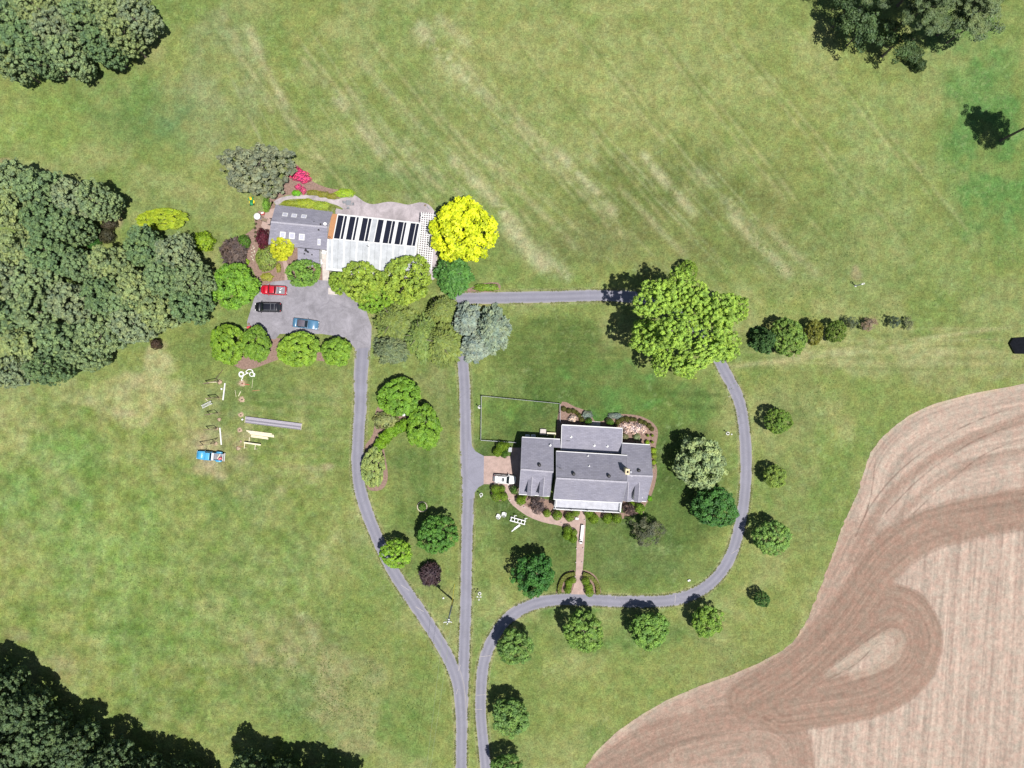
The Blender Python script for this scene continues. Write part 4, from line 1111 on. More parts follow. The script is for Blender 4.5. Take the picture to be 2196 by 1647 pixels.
# --- the farmhouse borders
def many(lst, kind, col, h, labels, group, name='shrub', cat='shrub'):
    for (x, y, r), lb in zip(lst, labels): shrub(x, y, r, r, h*max(.6, min(1.3, r/9)), kind, col, lb, group, name, cat)
many([(1209,877,6),(1220,881,6),(1230,881.5,5.5),(1236.6,885,4.5),(1242,891,5),(1247.6,900,5.5)], 'ball', BOXO, 1.0,
     ['first olive boxwood by the white fence corner','second olive boxwood from the fence corner','third olive boxwood from the fence corner','fourth olive boxwood in the bending row','fifth olive boxwood in the bending row','last olive boxwood of the row near the house'], 'olive boxwoods north of the farmhouse')
many([(1322,911,5),(1326,904,5.5),(1333.5,899,5.5),(1344,899,6.5),(1355,899,5),(1362,900,4.5),(1374,903.5,5.5),(1383,907.6,5.5),(1392,913,5.5),(1398,920,5)], 'ball', BOXO, 1.0,
     ['olive boxwood nearest the back wall','olive boxwood second from the back wall','olive boxwood third from the back wall','largest olive boxwood above the white flowers','olive boxwood right of the largest one','smallest olive boxwood of the arc','olive boxwood seventh along the arc','olive boxwood eighth along the arc','olive boxwood ninth along the arc','olive boxwood at the far end of the arc'], 'arc of olive boxwoods round the white flowers')
shrub(1262, 903, 8.5, 7, 1.2, 'ball', BOXD, 'green ball shrub left of the back door'); shrub(1308, 905, 9, 7.5, 1.2, 'ball', BOXD, 'green ball shrub right of the back door')
shrub(1259, 890, 12, 8, .6, 'loose', (.17,.21,.19), 'blue grey perennials left of the back lawn', name='perennial_plant', cat='plant')
shrub(1320, 892, 15, 6, .6, 'loose', (.16,.20,.20), 'blue grey perennials right of the back lawn', name='perennial_plant', cat='plant')
shrub(1229, 897, 9, 7, .8, 'flow', (.55,.45,.44), 'white flowering bush by the boxwood row', name='flowering_bush', cat='flowering shrub')
for k, (x, y, rx, ry) in enumerate(((1340,912,10,7),(1353,916,10,9),(1366,920,12,10),(1378,922,9,8),(1345,923,8,6))):
    shrub(x, y, rx, ry, .8, 'flow', (.55,.42,.43), ['white flowering bush nearest the back wall','second white flowering bush inside the arc','largest white flowering bush inside the arc','white flowering bush at the right inside the arc','white flowering bush at the roof corner'][k], 'white flowers inside the boxwood arc', 'flowering_bush', 'flowering shrub')
for x, y, r, c, lb in ((1341,937,7,(.20,.19,.10),'dry grass clump at the back roof corner'),(1366,937,8,(.19,.23,.13),'pale green grass clump left of the east wing'),(1389,934,3,LIME,'tiny lime plant left in the east mulch'),(1399,934,3,LIME,'tiny lime plant right in the east mulch'),(1388,949,5,LIME,'yellow green plant at the east wing corner'),(1399,948,3,LIME,'tiny plant right of the east wing corner'),(1402,966,6,LIME,'upper lime plant along the east wall'),(1403,978,6,(.22,.30,.04),'second lime plant along the east wall'),(1402,992,5,LIME,'third lime plant along the east wall'),(1402,1002,4,(.42,.40,.30),'pale flowering plant along the east wall'),(1393,1069,5.5,BRIGHT,'bright green plant at the south east corner')):
    shrub(x, y, r, r, .7, 'loose', c, lb, name='plant', cat='plant')
many([(1075,958,11),(1067,970,10),(1084,956,9)], 'ball', BOX, 1.4, ['upper yellow green shrub by the brick pad','left yellow green shrub by the brick pad','right yellow green shrub beside the bin'], 'clipped shrubs above the brick pad')
shrub(1081, 974, 8.5, 8.5, 1.4, 'ball', BOXD, 'darker green ball shrub at the brick pad edge')
many([(1062.6,1049,10),(1077,1048,7),(1065,1064,11),(1080,1065,9.5)], 'ball', BOX, 1.4, ['top left shrub of the group below the white car','small top right shrub below the white car','largest lower left shrub below the white car','lower right shrub below the white car'], 'clipped shrubs below the white car')
shrub(1103, 1051, 9.5, 9.5, 1.5, 'ball', BOXD, 'deep green ball shrub at the garage corner')
shrub(1117.5, 1073.5, 10.5, 10, 1.5, 'loose', BOX, 'yellow green shrub below the garage corner'); shrub(1125, 1064, 6, 5, 1.2, 'loose', BOX, 'small yellow green shrub at the garage eave')
tree(1154, 1083, 22, 23, 'open', PURP, 'round dark purple tree in front of the garage', zc=2.4, rz=1.9, name='purple_tree')
tree(1348, 1093, 15, 16, 'open', (.075,.05,.05), 'purple tree right of the porch', zc=2.2, rz=1.6, name='purple_tree')
many([(1173,1101,8.5),(1195,1105,10.5),(1221,1108.5,10),(1235,1099,9),(1263,1101,10),(1273,1112,11),(1302.5,1112,10.5),(1323,1111.5,10.5)], 'ball', BOX, 1.3,
     ['porch shrub beside the dark purple tree','porch shrub second from the purple tree','porch shrub third from the purple tree','porch shrub left of the front steps','porch shrub right of the front steps','porch shrub standing forward right of the steps','porch shrub below the right end of the porch','last porch shrub near the right purple tree'], 'clipped shrubs in front of the porch')
shrub(1354, 1079.6, 7, 6, 1.0, 'loose', BOX, 'light green shrub under the east wing eave'); shrub(1372, 1090, 11, 11, 1.4, 'loose', (.15,.27,.03), 'round green shrub at the south east house corner')
many([(1217.6,1135.5,9),(1216.4,1149.5,8.5),(1231,1142,7.5),(1229,1155.6,9)], 'ball', BOX, 1.3, ['top left shrub of the four beside the walk','bottom left shrub of the four beside the walk','top right shrub of the four beside the walk','bottom right shrub of the four beside the walk'], 'four clipped shrubs beside the front walk')
many([(1228.6,1244,7.5),(1220,1250,8),(1220,1257,7),(1217.6,1266,7.5)], 'ball', BOX, 1.2, ['left bed shrub touching the walk','second shrub down in the left half round bed','third shrub down in the left half round bed','lowest shrub in the left half round bed'], 'clipped shrubs in the left half round bed')
many([(1256,1246,9),(1262.6,1259,9),(1264,1270,9.5)], 'ball', BOX, 1.2, ['right bed shrub touching the walk','middle shrub in the right half round bed','lowest shrub in the right half round bed'], 'clipped shrubs in the right half round bed')
def hedge(pts, w, h, col, label):
    rng = np.random.default_rng(len(pts)*7)
    c = catmull(pts, 14); pos = []; nr = []
    for i in range(len(c)-1):
        a, b_ = P(*c[i]), P(*c[i+1]); d = (b_-a).normalized(); s = Vector((-d.y, d.x, 0))
        for k in range(46):
            f = rng.random(); q = rng.random()
            p = a.lerp(b_, f)
            if q < .5: o = s*float(rng.uniform(-w, w)/2); p = p+o+Vector((0, 0, h*float(rng.uniform(.9, 1.03)))); n = (0, 0, 1)
            else: sg = 1 if q < .75 else -1; p = p+s*(sg*w/2)+Vector((0, 0, h*float(rng.uniform(.05, 1)))); n = tuple(s*sg)
            pos.append(tuple(p)); nr.append(n)
    pos = np.array(pos); nr = np.array(nr)+rng.normal(size=(len(pos), 3))*.4
    L = rng.uniform(.12, .26, len(pos))
    o = link('hedge', quads_mesh('hedge', pos, nr, L, L*.7, rng.random(len(pos)), rng, M['leaf']))
    o.color = (*col, 1)
    return tag(o, label, 'hedge', 'low curved hedges at the walk foot')
hedge([(1233,1229),(1216.4,1232),(1206,1242),(1200.6,1256),(1199,1270)], .8, .75, (.13,.15,.028), 'low curved hedge bounding the left half round bed')
hedge([(1250,1229),(1264,1234.5),(1275,1244),(1281,1256),(1282.6,1272)], .8, .75, (.13,.15,.028), 'low curved hedge bounding the right half round bed')

# --- weeds and tufts in the rough pasture: nobody could count them
def tufts():
    rng = np.random.default_rng(5); pos = []; al = []
    def scatter(x, y, rx, ry, n):
        a = rng.uniform(0, 6.28, n); r = np.sqrt(rng.random(n))
        qx = x+np.cos(a)*r*rx; qy = y+np.sin(a)*r*ry
        keep = (fbm(qx/35, qy/35, 2, 61) > .47)
        for u, v in zip(qx[keep], qy[keep]): pos.append((u, v))
    for z in ((720,1420,160,130,900),(760,1520,150,100,800),(640,1480,120,90,500),(400,1420,300,120,900),(200,1250,230,160,700),(600,1300,200,120,600),(350,1150,250,120,500),(1700,840,260,60,500),(1830,620,200,80,500),(1900,480,250,160,500),(1690,600,160,90,300),(230,260,250,110,250),(440,400,70,50,80),(1500,1430,160,60,250)): scatter(*z)
    p = np.array(pos); n = len(p); rep = 4
    q = np.repeat(p, rep, 0)+rng.normal(size=(n*rep, 2))*.9
    X = (q[:, 0]-CX)/PPM; Y = (CY-q[:, 1])/PPM
    L = rng.uniform(.08, .22, n*rep)
    nr = rng.normal(size=(n*rep, 3))*.6+np.array([0, 0, .8])
    me = quads_mesh('weed_tufts', np.stack([X, Y, .04+.07*rng.random(n*rep)], 1), nr, L, L*.7, rng.random(n*rep), rng, M['leaf'])
    o = link('weed_tufts', me); o.color = (.115, .175, .05, 1)
    tag(o, 'dark green weed tufts dotted over the rough pasture', kind='stuff')
tufts()

def verge_grass():
    rng = np.random.default_rng(15); p, h = VERGE
    q = np.repeat(p, 3, 0)+rng.normal(size=(len(p)*3, 2))*.7; hh = np.repeat(h, 3); n = len(q)
    X = (q[:, 0]-CX)/PPM; Y = (CY-q[:, 1])/PPM
    L = hh*rng.uniform(1.2, 3.0, n)
    nr = rng.normal(size=(n, 3))*.6+np.array([0, 0, .8])
    o = link('verge_grass', quads_mesh('verge_grass', np.stack([X, Y, .04+hh*.5*rng.random(n)], 1), nr, L, L*.4, rng.random(n), rng, M['leaf']))
    o.color = (.17, .19, .075, 1)
    tag(o, 'ragged grass along the drive edges and the field margin', kind='stuff')
verge_grass()

# ================================================================== BUILDINGS
def unit(v): v = Vector((v.x, v.y, 0)); return v.normalized()

class Gable:
    """gabled block: eave and ridge marks given on the plan, west to east"""
    def __init__(s, root, N, R, S_, ze, zr, roof_mat, wall_mat, inset=.35, zs=None, fascia=True, walls='nsew'):
        zs = ze if zs is None else zs
        s.root = root
        s.NL, s.NR = P(*N[0], ze), P(*N[1], ze)
        s.RL, s.RR = P(*R[0], zr), P(*R[1], zr)
        s.SL, s.SR = P(*S_[0], zs), P(*S_[1], zs)
        th = .16
        mb = MB()
        mb.slab([s.NL, s.RL, s.RR, s.NR], th).slab([s.RL, s.SL, s.SR, s.RR], th)
        s.roof = wpart('roof', mb, roof_mat, root)
        ux = unit(s.RR-s.RL); uy = Vector((ux.y, -ux.x, 0))     # uy points south
        s.ux, s.uy = ux, uy
        cap = MB()
        cap.bar(s.RL+Vector((0,0,.03)), s.RR+Vector((0,0,.03)), .34, .07)
        o = link('ridge_cap', cap.mesh('ridge_cap', M['ridge'], inv_of(root)), s.roof)
        if fascia:
            g = MB()
            up = Vector((0, 0, -.02))
            g.bar(s.NL-uy*.06+up, s.NR-uy*.06+up, .14, .16)
            o = link('gutter', g.mesh('gutter', M['white'], inv_of(root)), s.roof)
            g = MB(); g.bar(s.SL+uy*.07+up, s.SR+uy*.07+up, .14, .16)
            o = link('gutter', g.mesh('gutter', M['white'], inv_of(root)), s.roof)
            for a, b, c, sg in ((s.NL, s.RL, s.SL, -1), (s.NR, s.RR, s.SR, 1)):
                g = MB(); d = Vector((0, 0, -.05))
                g.bar(a+ux*sg*.03+d, b+ux*sg*.03+d, .07, .2); g.bar(b+ux*sg*.03+d, c+ux*sg*.03+d, .07, .2)
                link('rake_board', g.mesh('rake_board', M['rake'], inv_of(root)), s.roof)
        i = inset
        def slope(a, b):
            return (b.z-a.z)/max(.1, abs((b-a).dot(uy)))
        kn, ks = slope(s.NL, s.RL), slope(s.SL, s.RL)
        dn = Vector((0, 0, i*kn-th-.03)); ds = Vector((0, 0, i*ks-th-.03)); dr = Vector((0, 0, -th-.03))
        n1, n2 = s.NL+ux*i+uy*i+dn, s.NR-ux*i+uy*i+dn
        r1, r2 = s.RL+ux*i+dr, s.RR-ux*i+dr
        s1, s2 = s.SL+ux*i-uy*i+ds, s.SR-ux*i-uy*i+ds
        g0 = lambda v: Vector((v.x, v.y, -.1))
        w = MB()
        w.quad(g0(n1), g0(n2), n2, n1).quad(g0(s1), s1, s2, g0(s2))
        w.quad(g0(n1), n1, r1, s1, g0(s1)).quad(g0(n2), g0(s2), s2, r2, n2)
        s.wall = wpart('wall', w, wall_mat, root)
        s.c = (n1, n2, s1, s2)
    def at(s, f, t, side='S', up=0.0):
        """point on a roof slope: f along the ridge, t from ridge (0) to eave (1)"""
        a = s.RL.lerp(s.RR, f); e = (s.SL.lerp(s.SR, f) if side == 'S' else s.NL.lerp(s.NR, f))
        return a.lerp(e, t)+Vector((0, 0, up))
    def window(s, side, f, z, w, h, name='window'):
        n1, n2, s1, s2 = s.c
        a, b = {'N': (n1, n2), 'S': (s1, s2), 'W': (n1, s1), 'E': (n2, s2)}[side]
        p = a.lerp(b, f); p = Vector((p.x, p.y, z))
        d = unit(b-a); nrm = {'N': -s.uy, 'S': s.uy, 'W': -s.ux, 'E': s.ux}[side]
        m = Matrix((d, nrm, Vector((0, 0, 1)))).transposed()
        q = MB(); fw = .1
        for dx, dz, sx, sz in ((0, h/2-fw/2, w, fw), (0, -h/2+fw/2, w, fw), (-w/2+fw/2, 0, fw, h-2*fw), (w/2-fw/2, 0, fw, h-2*fw), (0, 0, .05, h-2*fw)):
            q.box(p+nrm*.03+d*dx+Vector((0, 0, dz)), (sx, .09, sz), m=m)
        o = wpart(name, q, M['white'], s.root)
        q = MB().box(p+nrm*.012, (w-.1, .03, h-.1), m=m)
        link('pane', q.mesh('pane', M['pane'], inv_of(s.root)), o)
    def dormer(s, f, hw, tf, zd, label=None):
        """small gabled dormer on the south slope, its ridge at height zd"""
        e = s.SL.lerp(s.SR, f); r = s.RL.lerp(s.RR, f)
        dh = (e-r).dot(s.uy); k = (r.z-e.z)/dh
        def on(d, z): v = r+s.uy*d; return Vector((v.x, v.y, z))
        yf = dh*tf; ze = zd-hw*.75
        yrb = (r.z-zd)/k; yeb = (r.z-ze)/k
        ov = .12
        m = MB()
        F, B = on(yf+ov, zd), on(yrb-.05, zd)
        for sg in (-1, 1):
            x = s.ux*sg*(hw+.1)
            m.slab([F, B, on(yeb-.05, ze-.06)+x, on(yf+ov, ze-.06)+x], .09)
        d = wpart('dormer', m, M['shingle'], s.root)
        if label: d['label'] = label
        c = MB(); c.bar(F+Vector((0,0,.02)), B+Vector((0,0,.02)), .16, .04)
        link('ridge_cap', c.mesh('ridge_cap', M['ridge'], inv_of(s.root)), d)
        w = MB(); zl = r.z-k*yf-.1
        a, b = s.ux*-hw, s.ux*hw
        w.quad(on(yf, zl)+a, on(yf, zl)+b, on(yf, ze-.1)+b, on(yf, zd-.14), on(yf, ze-.1)+a)
        for x in (a, b): w.quad(on(yf, zl)+x, on(yf, ze-.1)+x, on(yeb, ze-.1)+x)
        link('cheek_wall', w.mesh('cheek_wall', M['siding'], inv_of(s.root)), d)
        hh = max(.3, ze-.15-zl-.2); pc = on(yf+.02, (zl+.1+ze-.15)/2+.05)
        mm = Matrix((s.ux, s.uy, Vector((0, 0, 1)))).transposed()
        g = MB().box(pc, (hw*1.1, .05, hh), m=mm)
        link('pane', g.mesh('pane', M['pane'], inv_of(s.root)), d)
        t = MB(); t.bar(on(yf+ov+.02, zd-.06), on(yf+ov+.02, ze-.12)+s.ux*(hw+.1), .05, .12); t.bar(on(yf+ov+.02, zd-.06), on(yf+ov+.02, ze-.12)-s.ux*(hw+.1), .05, .12)
        link('rake_board', t.mesh('rake_board', M['white'], inv_of(s.root)), d)

def turbine(root, p, r=.38, name='roof_vent'):
    m = MB(); m.cyl(p-Vector((0,0,.15)), r*.55, .3, 12); m.ell(p+Vector((0,0,.2)), (r, r, r*.5), 12, 5, -.6)
    wpart(name, m, M['black'], root, True)
def pipe(root, p, r=.09, h=.45, mat='white', name='vent_pipe'):
    m = MB(); m.cyl(p-Vector((0,0,.1)), r, h+.1, 8); m.cyl(p-Vector((0,0,.02)), r*2, .05, 8)
    wpart(name, m, M[mat], root)

# ---------------------------------------------------------------- farmhouse
ang = -math.radians(3.8)
house = empty('farmhouse', P(1258, 1005, 0), ang, 'large grey roofed farmhouse with white porch and three dormers', 'house')
gar = Gable(house, ((1119.8,937.9),(1186.5,941.6)), ((1117,1006.5),(1186.5,1012)), ((1113.2,1059.3),(1178.5,1063.6)), 3.8, 8.0, M['shingle'], M['siding'])
east = Gable(house, ((1334.8,950.8),(1393.6,954.3)), ((1330,1018.2),(1399.6,1021.6)), ((1328,1072.0),(1385.9,1075.0)), 3.8, 8.3, M['shingle'], M['siding'])
main = Gable(house, ((1193.0,968.0),(1345,977.0)), ((1193.2,1025.6),(1344.5,1034.0)), ((1187.2,1070.0),(1334,1077.6)), 5.8, 10.0, M['shingle'], M['siding'])
# low link roof between garage and rear block
q = MB().slab([P(1186.5,941.6,3.8), P(1201,942.4,3.8), P(1203,960.4,4.4), P(1186.5,959.5,4.4)], .16)
o = wpart('link_roof', q, M['shingle'], house)
g = MB().bar(P(1186.5,941.0,3.78), P(1201,941.8,3.78), .17, .16); link('gutter', g.mesh('gutter', M['white'], inv_of(house)), o)
# rear block: one shallow slope rising to the main wall
NW_, NE_, SE_, SW_ = P(1205.2,911.8,3.5), P(1334.8,919.1,3.5), P(1332.4,973,3.9), P(1203.6,966,3.9)
rear = wpart('rear_roof', MB().slab([NW_, NE_, SE_, SW_], .16), M['shingle'], house)
for a, b, w_ in ((NW_, NE_, .2), (NW_, SW_, .1), (NE_, SE_, .08)):
    dn = Vector((0, 0, -.04)); off = (Vector((0, .08, 0)) if w_ > .1 else Vector(((-.05 if a is NW_ else .05), 0, 0)))
    link('gutter', MB().bar(a+off+dn, b+off+dn, w_, .18).mesh('gutter', M['white'], inv_of(house)), rear)
ux, uy = main.ux, main.uy
w = MB(); i_ = .3
c4 = [NW_+ux*i_+uy*i_, NE_-ux*i_+uy*i_, SE_-ux*i_, SW_+ux*i_]
for a, b in ((0, 1), (1, 2), (3, 0)):
    A, B = c4[a], c4[b]
    w.quad(Vector((A.x, A.y, -.1)), Vector((B.x, B.y, -.1)), B-Vector((0,0,.2)), A-Vector((0,0,.2)))
wpart('wall', w, M['siding'], house)
d = unit(c4[1]-c4[0]); mm = Matrix((d, -uy, Vector((0,0,1)))).transposed()
for f, ww, hh, z in ((.12,1.0,1.3,1.7),(.28,1.0,1.3,1.7),(.78,1.0,1.3,1.7),(.92,1.0,1.3,1.7)):
    p = c4[0].lerp(c4[1], f); p.z = z
    o = wpart('window', MB().box(p-uy*.03, (ww+.16, .08, hh+.16), m=mm), M['white'], house)
    link('pane', MB().box(p-uy*.075, (ww, .04, hh), m=mm).mesh('pane', M['pane'], inv_of(house)), o)
p = c4[0].lerp(c4[1], .56); p.z = 1.05
o = wpart('patio_door', MB().box(p-uy*.03, (2.2, .08, 2.1), m=mm), M['white'], house)
link('pane', MB().box(p-uy*.075, (1.9, .04, 1.85), m=mm).mesh('pane', M['pane'], inv_of(house)), o)
wpart('back_step', MB().box(Vector((p.x, p.y, .12))-uy*.75, (2.7, 1.2, .24), m=mm), M['pale_concrete'], house)
for f, ss in ((.36, 1), (.73, 1)): gar.dormer(f+.02, .72, .93, 6.9)
east.dormer(.30, .72, .93, 7.1); east.dormer(.64, .72, .93, 7.1)
for s_ in ('N',):
    gar.window('N', .2, 1.7, 1, 1.3); gar.window('N', .72, 1.7, 1, 1.3)
    east.window('N', .6, 1.8, 1, 1.3); main.window('N', .5, 4.7, .9, .6)
gar.window('W', .5, 5.2, 1, 1.3)
for f in (.27, .72):
    n1, n2, s1, s2 = gar.c; p = n1.lerp(s1, f); p.z = 1.15
    m2 = Matrix((gar.uy, -gar.ux, Vector((0,0,1)))).transposed()
    o = wpart('garage_door', MB().box(p-gar.ux*.03, (2.8, .08, 2.3), m=m2), M['white'], house)
    for k in range(4):
        link('door_panel', MB().box(p-gar.ux*.08+Vector((0,0,-.84+.56*k)), (2.6, .04, .5), m=m2).mesh('door_panel', M['white_roof'], inv_of(house)), o)
for f in (.3, .7): east.window('E', f, 1.8, 1, 1.3); gar.window('S', f, 1.7, 1.0, 1.3); east.window('S', f, 1.7, 1.0, 1.3)
for f in (.1, .3, .7, .9): main.window('S', f, 1.7, 1.0, 1.5)
for f in (.12, .3, .5, .7, .88): main.window('S', f, 4.4, 1.0, 1.1)
# roof furniture
turbine(house, P(1156.7, 997, 7.35)); turbine(house, P(1230, 1016, 9.35)); turbine(house, P(1305.5, 1020.5, 9.35)); turbine(house, P(1369.8, 1009, 7.55))
for x, y, z in ((1224.8,937,3.68),(1274.6,955.5,3.8),(1302.5,957,3.8),(1261,977.5,6.35),(1263.5,999.5,7.9),(1342.5,978.5,5.4),(1180,955,4.9)): pipe(house, P(x, y, z), .13 if z < 5 else .09, .4)
q = MB(); a = P(1200.5,1004,8.2); q.tube([a-Vector((0,0,.2)), a+Vector((0,0,1.3))], .035, 6); q.bar(a+Vector((-.5,.2,1.2)), a+Vector((.6,-.3,1.2)), .04, .04)
for k in range(4): q.bar(a+Vector((-.45+.3*k,-.15,1.2)), a+Vector((-.3+.3*k,.35,1.2)), .03, .03)
wpart('tv_aerial', q, M['black'], house)
q = MB(); a = P(1215.5,945.5,3.75); q.bar(a+Vector((0,0,.25)), a+Vector((.75,0,.25)), .05, .05); q.bar(a+Vector((0,0,-.1)), a+Vector((0,0,.27)), .05, .05)
wpart('cable_mast', q, M['black'], house)
ch = P(1345.6, 1011.5, 10.6)
q = MB().box(ch-Vector((0,0,1.9)), (.66, .98, 3.8), ang)
o = wpart('chimney', q, M['cream'], house)
link('chimney_cap', MB().box(ch+Vector((0,0,.06)), (.80, 1.12, .14), ang).mesh('chimney_cap', M['cream'], inv_of(house)), o)
link('flue', MB().box(ch+Vector((0.02,-.05,.15)), (.40, .5, .06), ang).mesh('flue', M['hole'], inv_of(house)), o)
for x, y in ((1353,1012.5),(1355,1020.5)):
    q = MB().box(P(x, y, 8.1), (.3, .4, .12), ang); wpart('flashing_patch', q, M['white_roof'], house)
# porch with a railed white deck on top
zp = 3.2
A, B, C_, D_ = P(1190.5,1069.0,zp), P(1333.6,1076.8,zp), P(1331.2,1099.6,zp), P(1187.2,1091.8,zp)
po = wpart('porch_roof', MB().slab([A, B, C_, D_], .25), M['white'], house)
k1 = lambda u, v: A.lerp(B, u).lerp(D_.lerp(C_, u), v)
nsh = 10
for k in range(nsh):
    u0, u1 = .03+.945*k/nsh, .03+.945*(k+1)/nsh-.002
    z = Vector((0, 0, .03))
    link('deck_sheet', MB().slab([k1(u0, .0)+z, k1(u1, .0)+z, k1(u1, .80)+z, k1(u0, .80)+z], .04).mesh('deck_sheet', M['white_roof'], inv_of(house)), po)
link('rail_shade_strip', MB().slab([k1(.03,.81)+Vector((0,0,.035)), k1(.97,.81)+Vector((0,0,.035)), k1(.97,.90)+Vector((0,0,.035)), k1(.03,.90)+Vector((0,0,.035))], .03).mesh('rail_shade_strip', M['bed'], inv_of(house)), po)  # added dark strip, its colour standing for the railing's shadow at the roof edge
def rail(p, q_, n):
    m = MB(); up = Vector((0, 0, .95)); lo = Vector((0, 0, .2))
    m.bar(p+up, q_+up, .12, .07); m.bar(p+lo, q_+lo, .06, .06)
    for k in range(int((q_-p).length/.16)):
        a = p.lerp(q_, (k+.5)/int((q_-p).length/.16)); m.bar(a+lo, a+up, .035, .035)
    o = link('balcony_railing', m.mesh('balcony_railing', M['white'], inv_of(house)), house)
    for k in range(n+1):
        a = p.lerp(q_, k/n); link('newel_post', MB().box(a+Vector((0,0,.55)), (.16,.16,1.1), ang).mesh('newel_post', M['white'], inv_of(house)), o)
rail(k1(.02, .93), k1(.98, .93), 4); rail(k1(.02, .05), k1(.02, .93), 1); rail(k1(.98, .05), k1(.98, .93), 1)
for k in range(5):
    a = k1(.03+.235*k, .9); wpart('porch_post', MB().box(Vector((a.x, a.y, (zp-.25)/2)), (.2, .2, zp-.25), ang), M['white'], house)
a, b, c, d = [Vector((v.x, v.y, .35)) for v in (k1(.01,0), k1(.99,0), k1(.99,.95), k1(.01,.95))]
wpart('porch_floor', MB().slab([a, b, c, d], .4), M['pale_concrete'], house)
n1, n2, s1, s2 = main.c
p = s1.lerp(s2, .48); p.z = 1.4
wpart('front_door', MB().box(p+uy*.05, (1.1, .1, 2.1), ang), M['red_paint'], house)
for k in range(2):
    p = k1(.41, 1.0); wpart('front_step', MB().box(Vector((p.x, p.y, .1+.0*k))+uy*(.2+.3*k)+Vector((0,0,.1-.1*k)), (1.8, .32, .2-.05*k), ang), M['paver'], house)

# ---------------------------------------------------------------- cottage
a2 = -math.radians(6.3)
cot = empty('cottage', P(640, 485, 0), a2, 'grey roofed cottage with roof windows joined to the greenhouse', 'house')
cg = Gable(cot, ((591.0,439.0),(713.7,454.5)), ((581,476.2),(702,487.4)), ((575.2,524),(701.8,536.2)), 3.2, 6.2, M['shingle'], M['siding'], fascia=False)
ext = wpart('extension_roof', MB().slab([P(638,531.5,3.05), P(684.5,535.6,3.05), P(684.5,572,2.7), P(638.5,570,2.7)], .15), M['shingle'], cot)
w = MB()
pts = [P(639.5,531,3), P(683,535,3), P(683,569,2.6), P(640,567,2.6)]
for a, b in ((1, 2), (2, 3), (3, 0)):
    A_, B_ = pts[a], pts[b]; w.quad(Vector((A_.x,A_.y,-.1)), Vector((B_.x,B_.y,-.1)), B_-Vector((0,0,.1)), A_-Vector((0,0,.1)))
wpart('wall', w, M['siding'], cot)
def skylight(f0, t0, f1, t1, side, z=.10):
    a = [cg.at(f0, t0, side, z), cg.at(f1, t0, side, z), cg.at(f1, t1, side, z), cg.at(f0, t1, side, z)]
    if side == 'N': a = a[::-1]
    o = wpart('skylight', MB().slab(a, .16), M['white'], cot)
    c = sum(a, Vector())/4
    b = [c+(v-c)*.74+Vector((0,0,.03)) for v in a]
    link('pane', MB().slab(b, .05).mesh('pane', M['skylight'], inv_of(cot)), o)
def findft(px, py, side):
    best = None
    for i in range(101):
        for j in range(61):
            p = cg.at(i/100, j/60, side); k = H/(H-p.z)*PPM
            e = (p.x*k+CX-px)**2+(CY-p.y*k-py)**2
            if best is None or e < best[0]: best = (e, i/100, j/60)
    return best[1:]
for x, y, hw, hh, sd_ in ((611.7,460.5,.046,.105,'N'),(631,462.4,.046,.105,'N'),(651.9,464.2,.046,.105,'N'),(607,503.5,.048,.14,'S'),(626.8,506,.048,.14,'S'),(647.2,508.2,.048,.14,'S'),(683.8,519.5,.026,.14,'S')):
    f, t = findft(x, y, sd_); skylight(f-hw, t-hh, f+hw, t+hh, sd_)
for x, y in ((688,481.5),(684,493)):
    f, t = findft(x, y, 'N' if y < 487 else 'S'); p = cg.at(f, t, 'N' if y < 487 else 'S'); wpart('roof_vent', MB().box(p+Vector((0,0,.12)), (.3,.3,.26), a2), M['black'], cot)
f, t = findft(673.5, 475.5, 'N'); pipe(cot, cg.at(f, t, 'N'), .07, .3, 'black')
for x, y in ((653,544.5),(669,546.5),(652.8,557.5),(669,559.5)):
    p = P(x, y, 3.05 if y < 550 else 2.9); wpart('roof_vent', MB().box(p+Vector((0,0,.05)), (.24,.24,.3), a2), M['black'], cot)
q = MB(); b = P(660.5, 540.5, 3.3); q.tube([b-Vector((0,0,.4)), b+Vector((0,0,1.7))], .13, 9); q.cyl(b+Vector((0,0,1.75)), .24, .12, 10); q.cyl(b+Vector((0,0,.0)), .2, .1, 10)
wpart('stove_pipe', q, M['black'], cot)
q = MB(); c = P(697, 480, 6.4)
n = Vector((.45, -.25, .85)).normalized(); R_ = Vector((0,0,1)).rotation_difference(n).to_matrix()
rings = []
for r, dz in ((.02,-.10),(.2,-.08),(.36,0.0),(.37,.03),(.2,-.04),(.02,-.06)):
    rings.append([c+R_ @ Vector((r*math.cos(t*math.pi/8), r*.9*math.sin(t*math.pi/8), dz)) for t in range(16)])
q.loft(rings)
o = wpart('satellite_dish', q, M['white'], cot, True)
link('dish_arm', MB().tube([c-Vector((0,0,.5)), c, c+n*.4], .03, 6).mesh('dish_arm', M['grey_metal'], inv_of(cot)), o)
q = MB(); zz = 2.9
for a, b in (((578,468),(581.5,469)),((581.5,469),(579,483)),((579,483),(574,481.5))): q.bar(P(*a, zz), P(*b, zz), .12, .12)
wpart('gutter_pipe', q, M['black'], cot)
for f in (.2, .45, .8): cg.window('N', f, 1.7, 1, 1.1)
for f in (.2, .5): cg.window('E', f, 1.7, .9, 1.1); cg.window('W', f+.15, 1.7, .9, 1.1)
for f in (.15, .35): cg.window('S', f, 1.7, .9, 1.1)

